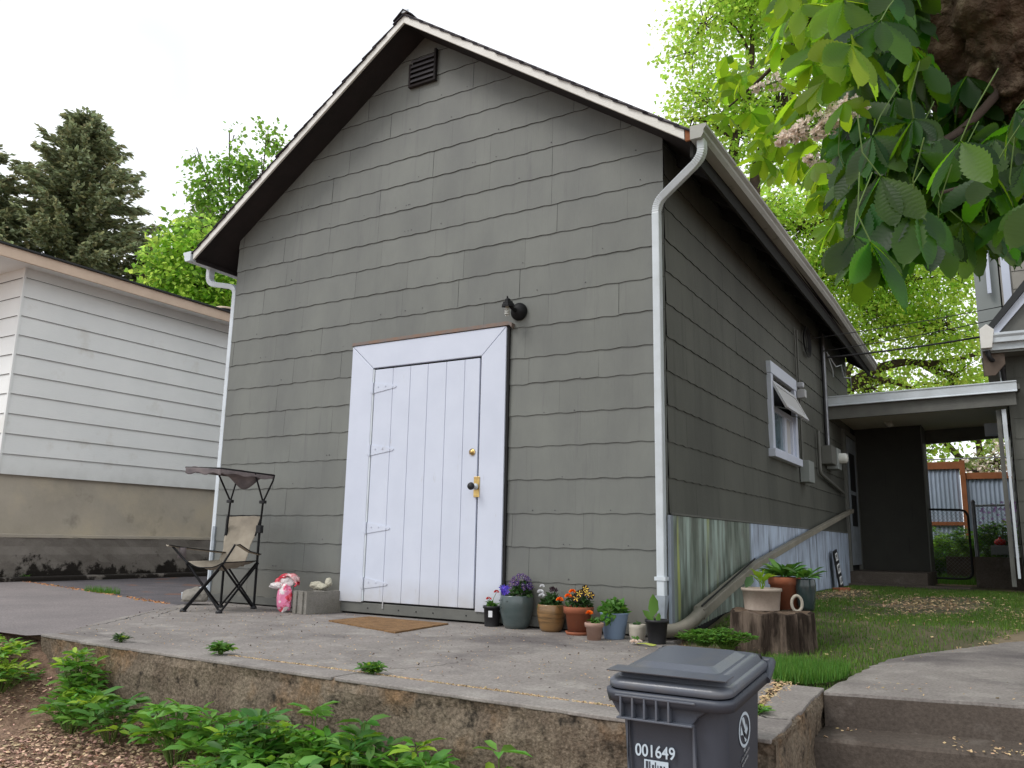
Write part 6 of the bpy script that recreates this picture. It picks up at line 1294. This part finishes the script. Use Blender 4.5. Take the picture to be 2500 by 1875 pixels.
B = [('pale yellow green plant patch at the far left on the mulch edge', -3.35, -2.78, 70, .17, .34, .06), ('yellowish plants just left of the retaining wall corner', -3.0, -2.80, 60, .20, .24, .06), ('tall pale plant climbing over the left corner of the wall', -2.50, -2.64, 60, .44, .13, .065), ('bushy plant below the wall corner on the mulch', -2.34, -2.76, 48, .26, .2, .075), ('broad leaved plant right of the bushy corner plant', -2.02, -2.74, 26, .30, .19, .09),
     ('low spreading plant with lime leaves left of the wall middle', -1.50, -2.74, 34, .37, .19, .09), ('spreading plant with long leaves against the wall', -1.24, -2.72, 26, .34, .16, .09), ('bushy plant with upright shoots in front of the wall', -.90, -2.78, 70, .46, .2, .085), ('low dense plant at the bottom edge of the wall middle', -.84, -2.98, 60, .40, .24, .08), ('plant with narrow upright shoot near the middle of the wall', -.60, -2.76, 55, .50, .16, .085),
     ('leafy plant right of the narrow shoot plant', -.32, -2.78, 60, .48, .18, .085), ('plant at the right end of the leafy row', -.04, -2.78, 46, .47, .14, .085), ('single small dark leaved sprout near the bin', .33, -2.74, 14, .47, .05, .09), ('dense foreground plant at the bottom of the photo', -.40, -3.0, 70, .38, .25, .085), ('leafy plant hidden low between the middle wall plants', -.6, -2.95, 60, .38, .22, .085), ('low plant under the right end of the leafy row', -.1, -2.92, 50, .40, .16, .085)]
for i, (lab, x, y, n, h, rd, lf) in enumerate(B): bed_plant('bed_plant', lab, x, y, zbedy(x, y), n, h, rd, lf, 60 + i, GB, mt=[M['leaf_bed'], M['leaf_bed_deep'], M['leaf_bed']][i % 3], lime=.35 if i < 2 else [.1, .2, .14][i % 3])
GW = 'small weeds growing from the concrete joints'
for i, (lab, x, y, z, n, h, rd, lf) in enumerate([('rosette weed with an upright shoot in the terrace joint', -1.667, -2.385, -.1, 20, .06, .055, .055), ('dark leafy weed in the terrace joint right of the shoot weed', -.61, -2.385, -.1, 26, .06, .055, .04), ('small brown tinged weed near the left corner of the terrace', -2.52, -2.40, -.1, 14, .05, .04, .035), ('small weed at the rusty joint on the far driveway', -8.42, .27, -.055, 14, .08, .08, .06), ('tiny weed sprout in the joint beside the bin', 1.15, -2.19, -.1, 10, .03, .05, .04)]):
    bed_plant('weed', lab, x, y, z, n, h, rd, lf, 90 + i, GW, 'weed', M['leaf_mid'] if i != 2 else M['leaf_dark'], .1)
m = bed_plant('weed', 'bright green clover patch between the skirt drain and the stump', .30, -.22, -.10, 80, .10, .15, .04, 99, GW, 'weed', M['grass_bright'], 0)
m = bed_plant('weed', 'low bright weeds in front of the stump behind the bin', .47, -.28, -.10, 130, .13, .17, .035, 100, GW, 'weed', M['grass_bright'], 0)
for i, (x, y, h) in enumerate([(.75, 11.9, 1.0), (1.15, 11.9, .95), (1.7, 12.0, .9), (.3, 11.9, 1.1)]): bed_plant('hedge_bush', ['pale green bush at the foot of the left metal fence panel behind the gate', 'pale green bush before the red fence post', 'green bush at the foot of the right fence panel', 'pale green bush hidden behind the breezeway wall'][i], x, y, .0, 120, h, .38, .08, 140 + i, 'bushes along the metal fence', 'bush', M['maple'], .1)
for i, (x, y, z, h, n, rd, lab, cat_) in enumerate([(1.95, 9.9, .3, .8, 90, .35, 'flowering garden plant with lilac blooms behind the fence posts', 'plant'), (1.45, 10.8, .4, .55, 80, .32, 'leafy vegetable plant in the raised bed behind the gate', 'plant'), (1.75, 10.3, .4, .6, 70, .25, 'leafy garden plant between the gate and the planter box', 'plant'), (1.15, 11.2, .38, .5, 60, .3, 'grey green garden plant behind the garden gate', 'plant'), (.9, 10.4, .0, .7, 70, .3, 'yellow green weeds beyond the left side of the gate', 'plant')]):
    t = bed_plant('garden_plant', lab, x, y, z, n, h, rd, .09, 120 + i, 'garden plants beyond the gate', cat_, [M['leaf_mid'], M['leaf_mid'], M['leaf_bed'], M['maple'], M['grass_bright']][i], .1)
    if i == 0:
        m = MB(); [flower5(m, (g.uniform(-.3, .3), g.uniform(-.2, .2), g.uniform(.55, 1.0)), .03, (0, -1, .5)) for _ in range(50)]; m.build('bloom', M['lilac'], t)
# ================================================================== grass, chips, litter (uncountable)
def path_left(y): return np.interp(y, [-1.45, -.9, -.5, -.15, .12, .5, .75, 1.35, 2.3, 4.0, 9], [1.25, 1.30, 1.33, 1.38, 1.5, 1.72, 1.86, 2.12, 2.5, 2.9, 3.4])
def lawn_left(y): return np.interp(y, [-1.6, -1.0, -.72, -.5, -.1, 0, .1], [1.04, .96, .64, .30, .12, .06, .05])
from mathutils import noise as mn
def grass(name, n, x0, x1, y0, y1, h, mt, cond, zf, wd=.004, seed=1):
    g = np.random.default_rng(seed); X = g.uniform(x0, x1, n); Y = g.uniform(y0, y1, n); k = cond(X, Y, g); X, Y = X[k], Y[k]; n = len(X); Z = np.array([zf(a, b) for a, b in zip(X, Y)])
    V = [(-.5, 0, 0), (.5, 0, 0), (.35, .12, .55), (-.35, .12, .55), (0, .45, 1.0)]; 
    a = g.uniform(0, 6.28, n); c, s = np.cos(a), np.sin(a); H = h * g.uniform(.5, 1.25, n); T = np.array([(-.5, 0, 0), (.5, 0, 0), (.0, .45, 1.0)]); w_ = wd * g.uniform(.7, 1.3, n)
    ln = g.uniform(.2, 1.1, n)
    vx = T[None, :, 0] * w_[:, None]; vy = T[None, :, 1] * H[:, None] * ln[:, None]; vz = T[None, :, 2] * H[:, None]
    VV = np.stack([X[:, None] + vx * c[:, None] - vy * s[:, None], Y[:, None] + vx * s[:, None] + vy * c[:, None], Z[:, None] + vz], 2)
    o = fast_mesh(name, VV.reshape(-1, 3), np.arange(n * 3).reshape(-1, 3), mt); return tag(o, kind='stuff')
def bare(x, y): return mn.noise(Vector((x * 1.1 + 3, y * .7, 0))) + .6 * mn.noise(Vector((x * 3.1, y * 2.2, 5)))
def cl_(X, Y, g):
    b = np.array([bare(a, c) for a, c in zip(X, Y)]); patch = np.exp(-((X - 1.3) / .55) ** 2 - ((Y - 3.4) / 1.6) ** 2) + .8 * np.exp(-((X - .35) / .35) ** 2 - ((Y - 4.6) / 1.2) ** 2) + .9 * np.exp(-((X - 2.1) / .3) ** 2 - ((Y - 2.3) / .5) ** 2)
    return (X < path_left(Y) + g.normal(size=len(X)) * .03) & (X > lawn_left(Y) + .03) & ((b + patch * .8) < .34 + g.normal(size=len(X)) * .22) & (((X - .625) ** 2 + (Y - .22) ** 2) > .075)
tag(grass('grass', 120000, .05, 3.0, -1.42, 7.2, .028, M['grass'], cl_, zlawn, .005, 3), 'short lawn grass with bare tan patches at the right', 'grass')
tag(grass('grass', 9000, .85, 1.32, -1.5, -.75, .062, M['grass_bright'], lambda X, Y, g: (X > lawn_left(Y) + .0 + .05 * g.normal(size=len(X))) & (X < path_left(Y)) & (((X - 1.08) / .2) ** 2 + ((Y + .95) / .42) ** 2 < 1), lambda x, y: -.1, .005, 4), 'long bright grass clump between the stump and the steps', 'grass')
tag(grass('grass', 1500, -6.6, -5.95, -.28, .05, .07, M['grass_bright'], lambda X, Y, g: ((X + 6.27) / .3) ** 2 + ((Y + .09 ) / .07) ** 2 < 1, lambda x, y: -.09, .005, 5), 'bright grass tuft in the driveway joint', 'grass')
tag(grass('grass', 14000, -.2, 3, 9.2, 12.2, .12, M['grass_bright'], lambda X, Y, g: X > -1, lambda x, y: .0, .01, 6), 'grass beyond the garden gate', 'grass')
# bark chips on the bed
CV = [(-.5, -.5, 0), (.5, -.35, .12), (.42, .5, .02), (-.5, .4, -.1), (-.4, -.4, .3), (.4, -.3, .38), (.35, .42, .3), (-.4, .35, .22)]; CF = [(0, 1, 2, 3), (4, 7, 6, 5), (0, 4, 5, 1), (1, 5, 6, 2), (2, 6, 7, 3), (3, 7, 4, 0)]
def chips(name, n, x0, x1, y0, y1, s0, s1, mt, zf, cond=None, seed=1, flat=.35, lift=.004, label=None, cat=None, long=1.7):
    g = np.random.default_rng(seed); X = g.uniform(x0, x1, n); Y = g.uniform(y0, y1, n)
    if cond is not None: k = cond(X, Y, g); X, Y = X[k], Y[k]
    n = len(X); Z = np.array([zf(a, b) for a, b in zip(X, Y)]) + lift * g.uniform(.2, 1, n); T = np.array(CV, float); T[:, 1] *= long; T[:, 2] *= flat
    d = g.normal(size=(n, 3)); d[:, 2] *= .3; y = d / np.linalg.norm(d, axis=1, keepdims=True); r = g.normal(size=y.shape) * .3 + [0, 0, 1]; x = np.cross(y, r); x /= np.linalg.norm(x, axis=1, keepdims=True)
    o = scatter(name, T, CF, np.stack([X, Y, Z], 1), g.uniform(s0, s1, n), np.stack([x, y, np.cross(x, y)], 2), mt); return tag(o, label, cat, None, 'stuff')
chips('bark_chips', 48000, -4.3, 1.2, -4.6, -2.55, .004, .017, M['chips'], zbedy, seed=1, lift=.022, label='brown bark chip mulch covering the planting bed', cat='mulch')
jl = lambda pts: (lambda X: np.interp(X, [p[0] for p in pts], [p[1] for p in pts]))
j1 = jl([(-3.2, -2.36), (-1.6, -2.375), (-.7, -2.372), (.1, -2.385), (.7, -2.405), (1.1, -2.41)])
Q = -.0975
chips('leaf_litter', 9000, -1.62, 1.1, -2.45, -2.33, .003, .008, M['litter'], lambda x, y: Q, lambda X, Y, g: np.abs(Y - j1(X)) < .007 + .006 * np.abs(g.normal(size=len(X))), 2, label='dry tan petals caught in the joint along the front of the terrace', cat='leaf litter')
j2 = jl([(-1.6, 0), (0, 0)])
chips('leaf_litter', 4200, .9, 1.3, -2.5, -.9, .004, .012, M['litter'], lambda x, y: Q, lambda X, Y, g: np.abs(X - np.interp(Y, [-2.4, -1.4, -1.0], [1.135, 1.07, 1.03])) < .010 + .035 * np.abs(g.normal(size=len(X))) * np.interp(Y, [-2.4, -1.2], [.3, 1]), 3, label='dry tan petals in the joint between the terrace and its right edge', cat='leaf litter')
chips('leaf_litter', 9500, .1, 2.6, -.9, 6.6, .006, .019, M['litter'], lambda x, y: zlawn(x, y) + .006, lambda X, Y, g: (X < path_left(Y) + .05) & (X > .08) & (np.exp(-((X - 1.3) / .5) ** 2 - ((Y - 3.4) / 1.5) ** 2) + np.exp(-((X - .3) / .3) ** 2 - ((Y - 4.8) / 1.2) ** 2) + np.exp(-((X - 2.15) / .25) ** 2 - ((Y - 2.3) / .5) ** 2) + .9 * np.exp(-((X - path_left(Y)) / .07) ** 2) + .02 > g.uniform(size=len(X))), 4, label='dry fallen petals scattered over the lawn', cat='leaf litter')
chips('leaf_litter', 1400, 1.28, 2.5, -2.1, -1.45, .004, .011, M['litter'], lambda x, y: (-.243 if y > -1.78 + .06 * (x - 1.3) else -.388) + .03 * (x - 1.3), lambda X, Y, g: ((g.uniform(size=len(X)) < np.interp([bare(a * 3, b * 3) for a, b in zip(X, Y)], [0, .35], [.02, 1])) & (Y < -1.52 + .06 * (X - 1.3)) & (X > 1.3)), 5, label='dry petals lying on the upper steps', cat='leaf litter')
chips('leaf_litter', 1500, -4.4, 1.1, -2.35, -.1, .0025, .007, M['litter'], lambda x, y: Q, lambda X, Y, g: (Y > -2.3) & (Y > -1.1 - 1.25 * (X + 4.2)), 6, label='small pale flecks scattered over the terrace', cat='leaf litter')
chips('dark_bits', 420, -4.3, 1.1, -2.33, -.1, .003, .009, M['dark_bits'], lambda x, y: Q, lambda X, Y, g: (Y > -2.3) & (Y > -1.1 - 1.25 * (X + 4.2)), 16, label='dark twig bits and dirt crumbs scattered over the terrace', cat='leaf litter')
chips('leaf_litter', 1100, 1.4, 3.0, -1.4, 2.5, .003, .009, M['litter'], lambda x, y: zl(x, y) + .002, lambda X, Y, g: X > path_left(Y) + .04, 8, label='small pale flecks scattered over the path', cat='leaf litter')
j3 = jl([(-14, .41), (-8.0, .13), (-6.3, -.11), (-5.2, -.32), (-4.7, -.41)])
chips('rusty_litter', 9000, -12, -4.75, -.5, .6, .008, .022, M['litter_rust'], lambda x, y: zdrv(x, y) - .002, lambda X, Y, g: np.abs(Y - j3(X)) < .02 + .03 * np.abs(g.normal(size=len(X))), 7, label='rust coloured needles lying along the driveway joint', cat='leaf litter')
